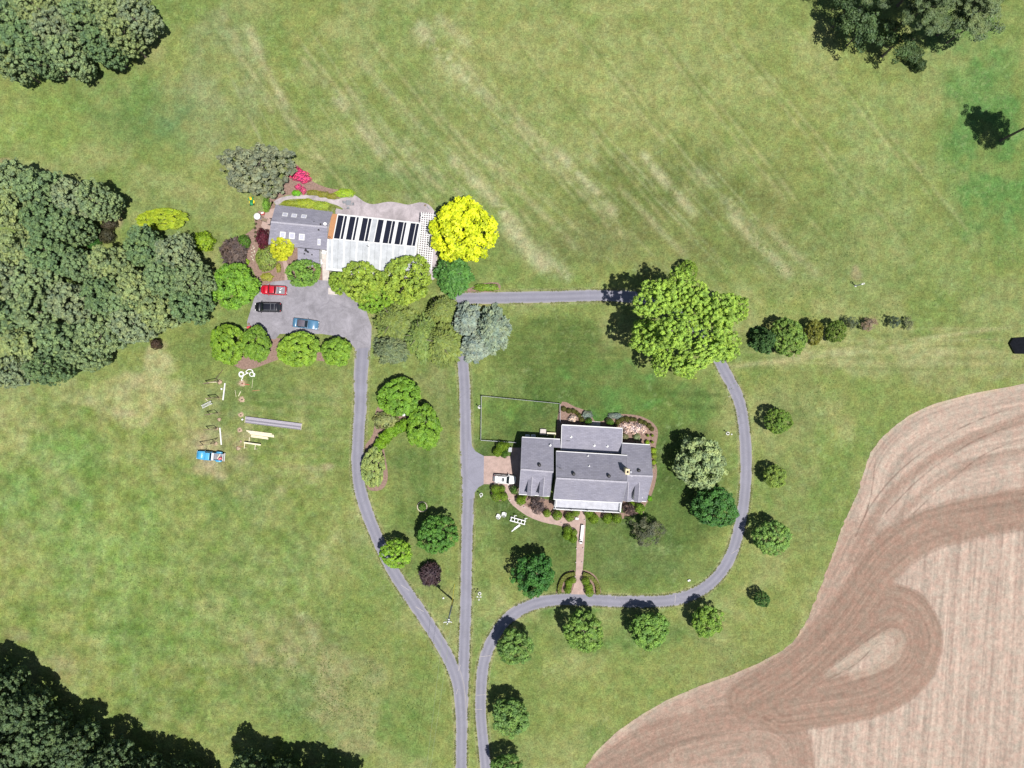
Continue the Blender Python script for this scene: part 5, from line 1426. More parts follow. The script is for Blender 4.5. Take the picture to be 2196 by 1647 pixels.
# ---------------------------------------------------------------- greenhouse
gh = empty('greenhouse', P(805, 525, 0), -math.radians(6), 'long white greenhouse with dark glazed north roof and cloudy south roof', 'greenhouse')
ZN, ZR, ZS = 2.7, 4.2, 3.4
TL, TR = P(712.5, 458.2, ZN), P(903.5, 479.0, ZN)
ML, MR = P(702, 512.0, ZR), P(893.6, 530.2, ZR)
BL, BR = P(700.2, 577.0, ZS), P(888, 596, ZS)
def gN(u, v, z=0): return TL.lerp(TR, u).lerp(ML.lerp(MR, u), v)+Vector((0,0,z))
def gS(u, v, z=0): return ML.lerp(MR, u).lerp(BL.lerp(BR, u), v)+Vector((0,0,z))
def gpart(name, pts, th, mat): return wpart(name, MB().slab(pts, th), M[mat], gh)
def su(x): return (x-310)/(1240-310)
gpart('boarded_panel', [gN(-.005,-.0,.02), gN(.062,0,.02), gN(.062,1,.02), gN(.0,1,.02)], .1, 'orange_wood')
dark = [(375,435),(500,558),(633,688),(795,852),(882,938),(1005,1060),(1132,1185)]
slim = [(445,470),(570,592),(697,725),(945,972),(1068,1090),(1192,1220)]
for a, b in dark: gpart('roof_pane', [gN(su(a)+.002,.035,.04), gN(su(b)-.002,.035,.04), gN(su(b)-.002,.96,.04), gN(su(a)+.002,.96,.04)], .06, 'dark_panel')
for a, b in slim: gpart('roof_pane', [gN(su(a),.035,.04), gN(su(b),.035,.04), gN(su(b),.96,.04), gN(su(a),.96,.04)], .06, 'dark_panel')
gpart('roof_pane', [gN(su(735),.035,.04), gN(su(785),.035,.04), gN(su(785),.96,.04), gN(su(735),.96,.04)], .06, 'clear_panel')
allp = sorted(dark+slim+[(735,785)])
edges = [(366, allp[0][0])]+[(allp[k][1], allp[k+1][0]) for k in range(len(allp)-1)]+[(1220,1240)]
for a, b in edges:
    if b-a > 4: gpart('rafter', [gN(su(a),-.01,.09), gN(su(b),-.01,.09), gN(su(b),1,.09), gN(su(a),1,.09)], .22, 'white')
for v0, v1 in ((-.02,.033),(.962,1.0)): gpart('purlin', [gN(.062,v0,.094), gN(1,v0,.094), gN(1,v1,.094), gN(.062,v1,.094)], .2, 'white')
cl = [(.012,.052),(.064,.185),(.197,.325),(.337,.465),(.477,.60),(.612,.735),(.747,.865),(.877,.985)]
for a, b in cl:
    n_ = 2 if b-a > .06 else 1
    for k in range(n_):
        c, d = a+(b-a)*k/n_, a+(b-a)*(k+1)/n_-.0015
        gpart('roof_sheet', [gS(c,.0,.03), gS(d,.0,.03), gS(d,.95,.03), gS(c,.95,.03)], .05, 'clear_panel')
for a, b in [(0,.012)]+[(cl[k][1], cl[k+1][0]) for k in range(7)]+[(.985,1.0)]: gpart('rafter', [gS(a-.001,-.0,.07), gS(b+.001,-.0,.07), gS(b+.001,1,.07), gS(a-.001,1,.07)], .2, 'white')
gpart('eave_beam', [gS(-.004,.955,.075), gS(1.004,.955,.075), gS(1.004,1.03,.075), gS(-.004,1.03,.075)], .25, 'white')
for u, v in ((.42,.80),): pass
for p in (gN(.455,.93,.12), gS(.455,.12,.12), gN(.02,.93,.12), gS(.012,-.01,.15)):
    wpart('roof_latch', MB().bar(p+Vector((-.2,.12,.05)), p+Vector((.25,-.12,.05)), .12, .08), M['black'], gh)
for pl, nm, nn in (((TL,TR),'n',9),((BL,BR),'s',9)):
    a, b = pl
    for k in range(nn):
        p = a.lerp(b, (k+.02)/(nn-1+.04)); wpart('wall_post', MB().box(Vector((p.x,p.y,p.z/2-.15)), (.14,.14,p.z-.3)), M['white'], gh)
    for k in range(nn-1):
        p, q_ = a.lerp(b, (k+.06)/(nn-1)), a.lerp(b, (k+.94)/(nn-1))
        w = MB().quad(Vector((p.x,p.y,0)), Vector((q_.x,q_.y,0)), Vector((q_.x,q_.y,p.z-.35)), Vector((p.x,p.y,p.z-.35)))
        wpart('wall_pane', w, M['clear_panel'], gh)
w = MB(); w.quad(*[Vector((v.x,v.y,z)) for v, z in ((TR,0),(MR,0),(BR,0),(BR,ZS-.3),(MR,ZR-.3),(TR,ZN-.3))])
w.quad(*[Vector((v.x,v.y,z)) for v, z in ((TL,0),(ML,0),(BL,0),(BL,ZS-.3),(ML,ZR-.3),(TL,ZN-.3))])
wpart('end_wall', w, M['siding'], gh)
# white slatted pergola at its east end
pg = empty('pergola', P(912, 515, 0), 0, 'white lattice pergola between greenhouse and brilliant yellow tree', 'pergola')
Zp = 2.7
pa, pb, pc, pd = P(904.5,457,Zp), P(934,459.5,Zp), P(925,578,Zp), P(895,573,Zp)
def gp(u, v, z=0): return pa.lerp(pb, u).lerp(pd.lerp(pc, u), v)+Vector((0,0,z))
for k in range(7): wpart('rafter', MB().bar(gp(k/6,-.02), gp(k/6,1.02), .13, .18), M['white'], pg)
for k in range(25): wpart('slat', MB().bar(gp(-.04,(k+.5)/25,.145), gp(1.04,(k+.5)/25,.145), .14, .1), M['white'], pg)
for u in (.05, .95):
    for v in (.04, .35, .65, .96):
        p = gp(u, v); wpart('post', MB().box(Vector((p.x,p.y,Zp/2-.05)), (.15,.15,Zp-.1)), M['white'], pg)
for a, b in (((898,460),(915,470)),((906,480),(915,500)),((897,520),(912,520))): pass

# ================================================================== VEHICLES
def ring(x, hw, z0, z1, r=.12, n=3):
    """rounded rectangle cross section in the y-z plane"""
    pts = []
    for cy, cz, a0 in ((hw-r, z1-r, 0), (-hw+r, z1-r, 90), (-hw+r*.5, z0+r*.5, 180), (hw-r*.5, z0+r*.5, 270)):
        rr = r if a0 < 180 else r*.5
        for k in range(n+1):
            a = math.radians(a0+90*k/n); pts.append((x, cy+rr*math.cos(a), cz+rr*math.sin(a)))
    return pts
def wheels(root, xs_, hw, r=.37, w=.25):
    for x in xs_:
        for s in (-1, 1):
            t = MB().tube([(x, s*(hw-w), r), (x, s*hw, r)], r, 16)
            o = lpart('wheel', t, M['tyre'], root, False)
            rm = MB().tube([(x, s*(hw-.02), r), (x, s*(hw+.015), r)], r*.58, 10)
            link('rim', rm.mesh('rim', M['chrome']), o)
def lights(root, xf, xr, hw, zf, zr, tw=.3):
    for s in (-1, 1):
        lpart('headlight', MB().box((xf, s*(hw-tw*.75), zf), (.12, tw, .18)), M['lamp'], root)
        lpart('tail_light', MB().box((xr, s*(hw-.14), zr), (.1, .2, .26)), M['tail'], root)
def mirrors(root, x, hw, z, mat):
    for s in (-1, 1):
        lpart('mirror', MB().box((x, s*(hw+.12), z), (.14, .24, .16)), mat, root, bev=.03)
def cabin(root, pts, z0, z1, hw0, hw1, glass, roofmat, rz=.06, inset=.02):
    """glasshouse: pts = bottom rear, bottom front, top front, top rear x"""
    br, bf, tf, tr = pts
    m = MB().loft([[(br,-hw0,z0),(bf,-hw0+.04,z0),(bf,hw0-.04,z0),(br,hw0,z0)], [(tr,-hw1,z1),(tf,-hw1,z1),(tf,hw1,z1),(tr,hw1,z1)]])
    lpart('windows', m, glass, root)
    for s in (-1, 1):
        for a, b in (((br,z0),(tr,z1)),((bf,z0),(tf,z1)),(((br+bf)/2+.05,z0),((tr+tf)/2+.05,z1))):
            lpart('pillar', MB().bar((a[0], s*(hw0+.0), a[1]), (b[0], s*(hw1+.005), b[1]), .08, .09), roofmat, root)
    r = MB().loft([ring(tr-.04, hw1*.93, z1-.05, z1+rz*.8, .05), ring(tr+.12, hw1+.03, z1-.05, z1+rz, .06), ring(tf-.2, hw1+.03, z1-.05, z1+rz, .06), ring(tf+.06, hw1*.93, z1-.05, z1+rz*.7, .05)])
    return lpart('roof', r, roofmat, root, True)

# red pickup, facing west
rp = empty('pickup_truck', P(589.5, 623.5, 0), math.pi-math.radians(3), 'red pickup truck parked on the yard beside the bright green tree', 'pickup truck')
red = M['red_paint']
lpart('body', MB().loft([ring(-2.7,.86,.42,.98,.1), ring(-2.55,.95,.38,1.06,.1), ring(-.62,.96,.36,1.08,.1), ring(-.55,.97,.34,1.12,.12), ring(1.0,.97,.34,1.12,.12), ring(1.15,.96,.34,1.12,.14), ring(2.2,.93,.36,1.03,.2), ring(2.55,.80,.4,.92,.2), ring(2.72,.6,.45,.82,.15)]), red, rp, True)
lpart('bed_liner', MB().box((-1.62,0,1.075),(1.75,1.5,.03)), M['bed'], rp)
for s in (-1,1): lpart('bed_wall', MB().box((-1.62,s*.87,1.2),(2.05,.13,.3)), red, rp, bev=.03)
lpart('tailgate', MB().box((-2.62,0,1.18),(.1,1.75,.34)), red, rp, bev=.03)
lpart('tonneau_box', MB().box((-.95,0,1.28),(.42,1.5,.34)), M['grey_metal'], rp, bev=.03)
lpart('cargo', MB().box((-1.55,.35,1.2),(.3,.34,.2),.3).box((-1.7,-.3,1.17),(.7,.08,.1),.7), M['pvc'], rp)
cabin(rp, (-.55,1.15,.62,-.35), 1.1, 1.68, .90, .70, M['carglass'], red)
lpart('hood', MB().loft([ring(1.2,.72,1.0,1.15,.06), ring(2.1,.66,.95,1.07,.06)]), red, rp, True)
wheels(rp, (-1.75, 1.75), .96); lights(rp, 2.6, -2.72, .9, .75, .85); mirrors(rp, .85, .97, 1.15, red)
lpart('bumper', MB().box((2.72,0,.5),(.14,1.5,.2)), M['chrome'], rp, bev=.03); lpart('bumper', MB().box((-2.78,0,.5),(.14,1.7,.2)), M['chrome'], rp, bev=.03)

def suv(loc, rot, mat, L, Wd, label, sunroof, group=None):
    o = empty('suv', loc, rot, label, 'suv')
    h = L/2; w = Wd/2
    lpart('body', MB().loft([ring(-h,.74*w,.45,1.0,.15), ring(-h+.18,.96*w,.38,1.1,.15), ring(-h+.6,w,.34,1.14,.14), ring(h-1.75,w,.34,1.12,.14), ring(h-1.2,w,.34,1.08,.2), ring(h-.45,.92*w,.36,.98,.22), ring(h-.12,.76*w,.42,.86,.18), ring(h,.55*w,.48,.76,.12)]), mat, o, True)
    r = cabin(o, (-h+.18, h-1.35, h-2.05, -h+.55), 1.08, 1.72, w*.95, w*.74, M['carglass'], mat)
    for s in (-1, 1): lpart('roof_rail', MB().tube([(-h+.8, s*w*.66, 1.78),(-h+1.0, s*w*.66, 1.86),(h-2.4, s*w*.66, 1.86),(h-2.2, s*w*.66, 1.78)], .035, 6), M['grey_metal'], o)
    for x in (-h+1.1, -h+1.9): lpart('cross_bar', MB().bar((x,-w*.66,1.85),(x,w*.66,1.85), .05, .04), M['grey_metal'], o)
    if sunroof: lpart('sunroof', MB().box((h-2.75,0,1.79),(.55,.8,.02)), M['carglass'], o)
    lpart('hood', MB().loft([ring(h-1.3,.8*w,.98,1.13,.05), ring(h-.5,.72*w,.9,1.02,.05)]), mat, o, True)
    lpart('rear_glass', MB().quad((-h+.16,-w*.7,1.12),(-h+.16,w*.7,1.12),(-h+.5,w*.62,1.70),(-h+.5,-w*.62,1.70)), M['carglass'], o)
    lpart('rear_spoiler', MB().box((-h+.42,0,1.74),(.26,w*1.3,.05)), mat, o)
    wheels(o, (-h+1.0, h-.95), w, .38); lights(o, h-.14, -h+.08, .86*w, .8, .95, .34); mirrors(o, h-1.55, w, 1.15, mat)
    lpart('bumper', MB().box((-h-.03,0,.55),(.14,w*1.6,.22)), mat, o, bev=.04); lpart('bumper', MB().box((h-.02,0,.5),(.14,w*1.2,.2)), mat, o, bev=.04)
    return o
bs = suv(P(577.5, 659.8, 0), math.pi-math.radians(1), M['black_paint'], 5.6, 2.05, 'long black suv parked below the red pickup', False)
ws = suv(P(1082.5, 1026.8, 0), -math.radians(4), M['white_car'], 4.7, 1.9, 'white suv with dark sunroof on the brick pad', True)

# blue coupe with dark vinyl roof, facing east
bc = empty('classic_car', P(657.5, 695.2, 0), -math.radians(7), 'light blue classic coupe with dark vinyl roof', 'car')
bl = M['blue_paint']
lpart('body', MB().loft([ring(-2.72,.84,.40,.84,.06), ring(-2.6,.93,.34,.92,.06), ring(-1.75,.96,.3,.98,.08), ring(.6,.97,.28,.98,.08), ring(2.5,.93,.32,.90,.08), ring(2.72,.84,.38,.80,.08)]), bl, bc, True)
lpart('boot_lid', MB().loft([ring(-2.55,.74,.84,.955,.04), ring(-1.78,.78,.9,1.01,.04)]), bl, bc, True)
lpart('hood', MB().loft([ring(.62,.8,.9,1.02,.04), ring(1.5,.79,.88,1.0,.04), ring(2.6,.76,.8,.92,.04)]), bl, bc, True)
cabin(bc, (-1.78,.52,-.05,-1.3), .97, 1.36, .86, .68, M['carglass'], bl)
lpart('vinyl_top', MB().loft([ring(-1.70,.72,1.0,1.1,.03), ring(-1.3,.70,1.30,1.435,.05), ring(-.12,.69,1.30,1.435,.05), ring(-.02,.66,1.28,1.40,.04)]), M['vinyl'], bc, True)
lpart('windscreen_trim', MB().bar((.52,-.84,.99),(.52,.84,.99), .06, .04).bar((-.02,-.68,1.39),(-.02,.68,1.39), .06, .04).bar((.52,.82,1.0),(0,.68,1.38), .05, .04).bar((.52,-.82,1.0),(0,-.68,1.38), .05, .04).bar((-1.76,-.76,1.0),(-1.76,.76,1.0), .05, .03), M['chrome'], bc)
wheels(bc, (-1.75, 1.75), .95, .34); lights(bc, 2.72, -2.74, .88, .66, .7); mirrors(bc, .5, .96, 1.02, M['chrome'])
for x in (2.8, -2.8): lpart('bumper', MB().box((x,0,.5),(.12,1.8,.16)), M['chrome'], bc, bev=.03)

# light blue step side pickup on the grass, facing west
lp = empty('pickup_truck', P(454.5, 977, 0), math.pi-math.radians(5.5), 'old light blue pickup truck standing in the rough grass', 'pickup truck')
sb = M['sky_paint']
lpart('body', MB().loft([ring(-.42,.92,.42,1.2,.1), ring(.9,.95,.4,1.22,.12), ring(1.15,.95,.4,1.2,.12), ring(2.5,.86,.45,1.12,.14), ring(2.85,.74,.5,1.0,.14)]), sb, lp, True)
lpart('hood', MB().loft([ring(1.25,.68,1.1,1.26,.08), ring(2.7,.55,1.0,1.13,.08)]), sb, lp, True)
cabin(lp, (-.35,1.05,.72,-.2), 1.18, 1.80, .86, .74, M['carglass'], sb, .08)
lpart('chassis', MB().box((-1.55,0,.6),(2.5,.9,.2)), M['black'], lp)
lpart('bed_floor', MB().box((-1.65,0,.9),(2.4,1.4,.08)), M['bed'], lp)
for s in (-1,1):
    lpart('bed_wall', MB().box((-1.65,s*.73,1.12),(2.4,.07,.42)), sb, lp)
    fd = lpart('fender', MB().loft([ring(-2.45,.1,.5,.85,.06), ring(-2.2,.17,.45,1.0,.08), ring(-1.5,.17,.45,1.02,.08), ring(-1.15,.1,.5,.85,.06)]), sb, lp, True)
    fd.location = (0, s*.92, 0)
lpart('tailgate', MB().box((-2.86,0,1.1),(.07,1.55,.46)), M['white'], lp)
lpart('bed_wall', MB().box((-.48,0,1.14),(.06,1.4,.46)), sb, lp)
lpart('toolbox', MB().box((-.72,0,1.30),(.42,1.56,.42)), M['white'], lp, bev=.03)
wheels(lp, (-1.85, 1.85), .95, .39); lights(lp, 2.83, -2.86, .8, .85, .8); mirrors(lp, .95, .98, 1.35, M['chrome'])
for x in (2.95, -2.95): lpart('bumper', MB().box((x,0,.55),(.12,1.8,.18)), M['white'], lp, bev=.03)
def atveh(v, x, y, z): return Matrix.LocRotScale(v.location, v.rotation_euler, None) @ Vector((x, y, z))
cool = empty('cooler', atveh(lp, -2.35, .3, .94), .4, 'red and white cool box in the back of the blue pickup', 'cooler')
lpart('tub', MB().box((0,0,.2),(.7,.45,.4)), M['red_plastic'], cool, bev=.04); lpart('lid', MB().box((0,0,.43),(.74,.48,.08)), M['red_plastic'], cool, bev=.03)
lpart('handle', MB().bar((-.3,.0,.5),(.3,.0,.5),.06,.05), M['white'], cool)
single('plank', MB().box((0,0,.04),(1.3,.14,.06)), M['lumber'], 'short pale plank lying in the blue pickup bed', 'plank', atveh(lp, -1.9, -.15, .95), 1.0)

# riding mower by the cottage
mw = empty('riding_mower', P(541, 432.8, 0), math.radians(-82), 'green riding mower with yellow seat under the big grey green tree', 'mower')
gp_ = M['green_paint']
lpart('hood', MB().loft([ring(.05,.30,.35,.85,.1), ring(.6,.32,.35,.85,.12), ring(.95,.24,.38,.72,.12)]), gp_, mw, True)
lpart('body', MB().box((-.35,0,.45),(.95,.75,.28)), gp_, mw, bev=.06)
lpart('fender', MB().box((-.5,.42,.62),(.6,.26,.08)).box((-.5,-.42,.62),(.6,.26,.08)), gp_, mw, bev=.03)
lpart('seat', MB().box((-.45,0,.72),(.45,.5,.14)), M['yellow_paint'], mw, bev=.05); lpart('backrest', MB().box((-.72,0,.95),(.14,.5,.42)), M['yellow_paint'], mw, bev=.05)
lpart('mower_deck', MB().cyl((.05,0,.16),.58,.16,16), M['yellow_paint'], mw)
lpart('steering_wheel', MB().tube([(0,-.17,1.0),(.1,0,1.05),(0,.17,1.0),(-.1,0,.95),(0,-.17,1.0)], .025, 6), M['black'], mw)
for x, r, w_ in ((-.55,.3,.24),(.7,.2,.16)):
    for s in (-1,1):
        o = lpart('wheel', MB().tube([(x,s*(.52-w_),r),(x,s*.52,r)], r, 14), M['tyre'], mw)
        link('rim', MB().tube([(x,s*.51,r),(x,s*.535,r)], r*.55, 10).mesh('rim', M['yellow_paint']), o)

# ================================================================== YARD THINGS
# ---- wire and rail fence of the dog run
fn = empty('fence', P(1115, 897, 0), 0, 'thin white post and rail fence round the square lawn by the garage', 'fence')
runs = [((1031.5,943.5),(1032.8,849)), ((1032.8,849),(1200.5,865.5)), ((1200.5,865.5),(1200.8,905)), ((1031.5,943.5),(1107,948.5))]
for a, b in runs:
    A, B = P(*a), P(*b); n = max(2, round((B-A).length/2.4))
    for k in range(n+1):
        p = A.lerp(B, k/n); wpart('post', MB().box(p+Vector((0,0,.62)), (.10,.10,1.24)), M['rake'], fn)
    for k in range(n):
        for z in (.35, .72, 1.12):
            p, q = A.lerp(B, k/n), A.lerp(B, (k+1)/n); wpart('rail', MB().bar(p+Vector((0,0,z)), q+Vector((0,0,z)), .045, .10), M['rake'], fn)
# ---- lamp posts with white stone rings
def lamp(px, py, globes, label, h=2.9):
    o = empty('lamp_post', P(px, py, 0), 0, label, 'lamp post', 'white globe lamp posts on the lawns')
    r = []
    lpart('ring_base', MB().loft([[(math.cos(t)*q, math.sin(t)*q, z) for t in [k*math.pi/8 for k in range(16)]] for q, z in ((.36,0),(.36,.22),(.24,.22),(.24,.08))], False), M['white'], o)
    lpart('post', MB().tube([(0,0,0),(0,0,.5),(0,0,h)], [.09,.06,.05], 8), M['white'], o)
    for k in range(globes):
        a = k*2.094+.5; d = .42 if globes > 1 else 0
        g = lpart('globe', MB().ell((math.cos(a)*d, math.sin(a)*d, h+.15), (.17,.17,.17), 12, 8), M['white'], o, True)
        if globes > 1: link('bracket', MB().bar((0,0,h-.1),(math.cos(a)*d, math.sin(a)*d, h),.04,.04).mesh('bracket', M['white']), g)
lamp(1028.6, 1272.5, 3, 'three globe white lamp post between drive and deep green tree')
lamp(1032, 1060.5, 1, 'single globe white lamp post at the drive apron corner', 2.6)
lamp(1028.5, 873, 1, 'single globe white lamp post outside the fence', 2.4)
lamp(1560.3, 929.4, 1, 'single globe white lamp post inside the east curve of the loop', 2.6)
# ---- utility pole with its transformer and wires
up_ = empty('utility_pole', P(971.5, 1287, 0), 0, 'tall leaning utility pole with white fittings between the two drives', 'utility pole')
top = P(960, 1336, 13.6); base = P(971.5, 1287, 0)
wpart('pole', MB().tube([base-Vector((0,0,.2)), base.lerp(top, .5), top], [.19,.16,.12], 10), M['pale_blue'], up_, True)
arm0, arm1 = top+Vector((-.75,.05,-.35)), top+Vector((.75,.12,-.35))
wpart('crossarm', MB().bar(arm0, arm1, .12, .14), M['white'], up_)
for p in (arm0, arm1, top+Vector((0,0,.05))): wpart('insulator', MB().cyl(p+Vector((0,0,.05)), .08, .25, 8), M['white'], up_)
t_ = top+Vector((.15,.25,-1.3))
wpart('transformer', MB().cyl(t_-Vector((0,0,.45)), .26, .9, 12), M['grey_metal'], up_)
wpart('bracket', MB().bar(top+Vector((0,0,-1.6)), top+Vector((-.55,.3,-2.0)), .08, .1).bar(top+Vector((-.2,-.5,-.3)), top+Vector((.1,.3,-.3)), .07, .07), M['white'], up_)
wpart('conduit', MB().tube([base+Vector((.16,.1,0)), base.lerp(top,.35)+Vector((.17,.1,0))], .05, 6), M['grey_metal'], up_)
for k, (a, lb) in enumerate(((arm0,'left pale power line running south from the utility pole'),(arm1,'right pale power line running south from the utility pole'))):
    e_ = P(908+k*7, 1700, 12.5); m_ = a.lerp(e_, .5)-Vector((0,0,.7))
    single('power_line', MB().tube([a, a.lerp(m_,.5)-Vector((0,0,.15)), m_, m_.lerp(e_,.5)-Vector((0,0,.15)), e_], .02, 5), M['wire'], lb, 'power line')
single('guy_wire', MB().tube([P(975,1252,0), base.lerp(top,.3)], .035, 5), M['yellow_paint'], 'yellow guy wire staying the utility pole on its north side', 'wire')
single('well_cap', MB().cyl((0,0,0), .2, .25, 12).ell((0,0,.25),(.2,.2,.1),10,4,0), M['white'], 'small round white cap in the grass beside the utility pole', 'well cap', P(951,1282,0))
single('marker_box', MB().box((0,0,.15),(.5,.3,.3)).box((0,0,.33),(.56,.36,.06)), M['white'], 'tiny white box in the grass inside the south east curve', 'box', P(1477,1244,0), .3)
# ---- round planter with a clipped dome
pl = empty('planter', P(905.8, 1086.3, 0), 0, 'pale stone ring round a clipped green dome by the shaded lawn', 'planter')
for k in range(22):
    a = 2*math.pi*k/22
    lpart('stone', MB().box((math.cos(a)*1.02, math.sin(a)*1.02, .2), (.2,.27,.4), a), M['stone'], pl, bev=.02)
single('topiary', MB().ell((0,0,0),(.95,.95,.1),12,4,0), M['hole'], 'dark soil inside the pale stone ring', 'soil', P(905.8,1086.3,.06))
o = shrub(905.4, 1087, 8.6, 8.6, 1.2, 'ball', (.12,.24,.04), 'clipped green dome inside the pale stone ring', name='topiary')
# ---- garden chairs, rack and boards before the house
def chair(px, py, rz, label, group='white garden chairs on the south lawn'):
    o = empty('garden_chair', P(px, py, 0), rz, label, 'chair', group)
    w = M['white']
    for k in range(5): lpart('seat_slat', MB().box((-.26+.13*k,0,.40-.02*k),(.11,.62,.03)), w, o)
    for k in range(5): lpart('back_slat', MB().bar((-.34,-.24+.12*k,.36),(-.62,-.26+.13*k,1.02+.05*(2-abs(k-2))),.105,.03), w, o)
    for s in (-1,1):
        lpart('armrest', MB().box((-.1,s*.40,.62),(.75,.15,.035)), w, o)
        lpart('leg', MB().box((.22,s*.36,.30),(.1,.05,.6)), w, o); lpart('leg', MB().bar((.1,s*.33,.38),(-.6,s*.33,.03),.05,.1), w, o)
    return o
chair(1069.8, 1105.5, math.radians(62), 'left white garden chair of the pair on the south lawn'); chair(1081.2, 1101, math.radians(80), 'right white garden chair of the pair on the south lawn')
chair(1131, 934.5, math.radians(84), 'left white chair in the garage shade', 'white chairs behind the garage'); chair(1143.5, 934.5, math.radians(92), 'right white chair in the garage shade', 'white chairs behind the garage')
bn = empty('swing_bench', P(1111, 1114.5, 0), -math.radians(15), 'long white slatted bench frame with two T shaped stays', 'bench')
for y in (-.52, .24): lpart('rail', MB().box((0,y,.55),(3.35,.2,.12)), M['white'], bn)
for k in range(5): lpart('slat', MB().box((-1.5+.75*k,-.14,.56),(.16,.56,.10)), M['white'], bn)
for x in (-1.0, 1.35):
    lpart('stay', MB().bar((x,.2,.55),(x+.1,.85,1.0),.1,.1), M['white'], bn); lpart('stay_head', MB().bar((x-.12,.72,1.02),(x+.42,1.0,1.1),.12,.1), M['white'], bn)
for x in (-1.6, 1.6):
    for y in (-.5, .2): lpart('leg', MB().box((x,y,.26),(.1,.1,.5)), M['white'], bn)
single('board', MB().box((0,0,.25),(1.5,.42,.1)).box((-.55,0,.1),(.1,.36,.2)).box((.55,0,.1),(.1,.36,.2)), M['white'], 'wide white board below the white bench frame', 'board', P(1109,1129.5,0), math.radians(36))
single('board', MB().box((0,0,.10),(1.1,.22,.14)), M['white'], 'narrow white board end touching the wide one', 'board', P(1101.5,1136,0), math.radians(38))
ta = empty('long_table', P(1247.4, 1143, 0), math.radians(83.5), 'long narrow white table standing on the front walk', 'table')
lpart('tabletop', MB().box((0,0,.74),(3.7,.66,.06)).cyl((-1.85,0,.71),.33,.06,16), M['white'], ta)
for x in (-1.5, 1.5):
    for y in (-.26,.26): lpart('leg', MB().box((x,y,.355),(.06,.06,.71)), M['white'], ta)
lpart('runner', MB().box((.2,.17,.775),(3.2,.03,.01)), M['white_roof'], ta)
single('bottle', MB().tube([(0,0,0),(0,0,.22),(0,0,.26),(0,0,.34)], [.09,.09,.04,.035], 10), M['black'], 'small dark bottle at the south end of the long white table', 'bottle', P(1244.6,1157.5,.775))
bx = empty('storage_box', P(1237,1111.5,0), -.15, 'small white box on the brick walk by the front steps', 'box')
lpart('tub', MB().box((0,0,.2),(.62,.42,.4)), M['white'], bx, bev=.03); lpart('lid', MB().box((0,0,.43),(.68,.48,.07)), M['white'], bx, bev=.02)
pl_ = [(1253.8,1114.5,'first'),(1254.3,1129,'second'),(1251.8,1146,'third'),(1238,1145.5,'fourth'),(1235.8,1175.5,'fifth'),(1250.2,1175.5,'sixth'),(1234.6,1205,'seventh'),(1248.4,1205.5,'eighth'),(1233,1235.5,'ninth'),(1204,1120.6,'tenth'),(1094,1072,'eleventh'),(1124,1087,'twelfth')]
ll = ['walk light right of the white box','walk light beside the head of the long table','walk light at the right of the table middle','walk light at the left of the table middle','left walk light level with the deep green tree top','right walk light level with the deep green tree top','left walk light halfway down the straight walk','right walk light halfway down the straight walk','walk light at the left half round bed','walk light on the curved walk edge by the porch shrubs','walk light where the curved walk leaves the brick pad','walk light beside the purple tree on the curved walk']
for (x, y, _), lb in zip(pl_, ll):
    o = empty('walk_light', P(x, y, 0), 0, lb, 'light', 'small white lights along the front walks')
    lpart('stake', MB().cyl((0,0,0),.03,.4,6), M['grey_metal'], o); lpart('cap', MB().tube([(0,0,.38),(0,0,.46),(0,0,.54)],[.09,.09,.03],10), M['white'], o)
# ---- behind the garage
single('steps', MB().box((0,0,.3),(1.25,.95,.6)).box((0,-.62,.15),(1.25,.3,.3)), M['pale_concrete'], 'beige concrete landing in the square lawn behind the garage', 'steps', P(1164.5,924.5,0), -.06)
bb = empty('potting_bench', P(1182,929.5,0), -.06, 'pale wooden bench top right of the beige landing', 'bench')
lpart('benchtop', MB().box((0,0,.8),(1.9,.5,.07)).box((-.85,-.35,.8),(.28,.3,.07)), M['lumber'], bb)
for x in (-.85,.85):
    for y in (-.2,.2): lpart('leg', MB().box((x,y,.38),(.07,.07,.76)), M['lumber'], bb)
bi = empty('wheelie_bin', P(1094,963,0), -.05, 'grey bin standing on the path beside the brick pad', 'bin')
lpart('tub', MB().loft([[(-.28,-.35,.08),(.28,-.35,.08),(.28,.35,.08),(-.28,.35,.08)],[(-.34,-.5,1.0),(.34,-.5,1.0),(.34,.42,1.0),(-.34,.42,1.0)]]), M['grey_metal'], bi)
lpart('lid', MB().box((0,-.04,1.04),(.74,.98,.08)), M['clear_panel'], bi, bev=.02)
for s in (-1,1): lpart('wheel', MB().tube([(s*.24,.36,.1),(s*.3,.36,.1)], .1, 10), M['tyre'], bi)
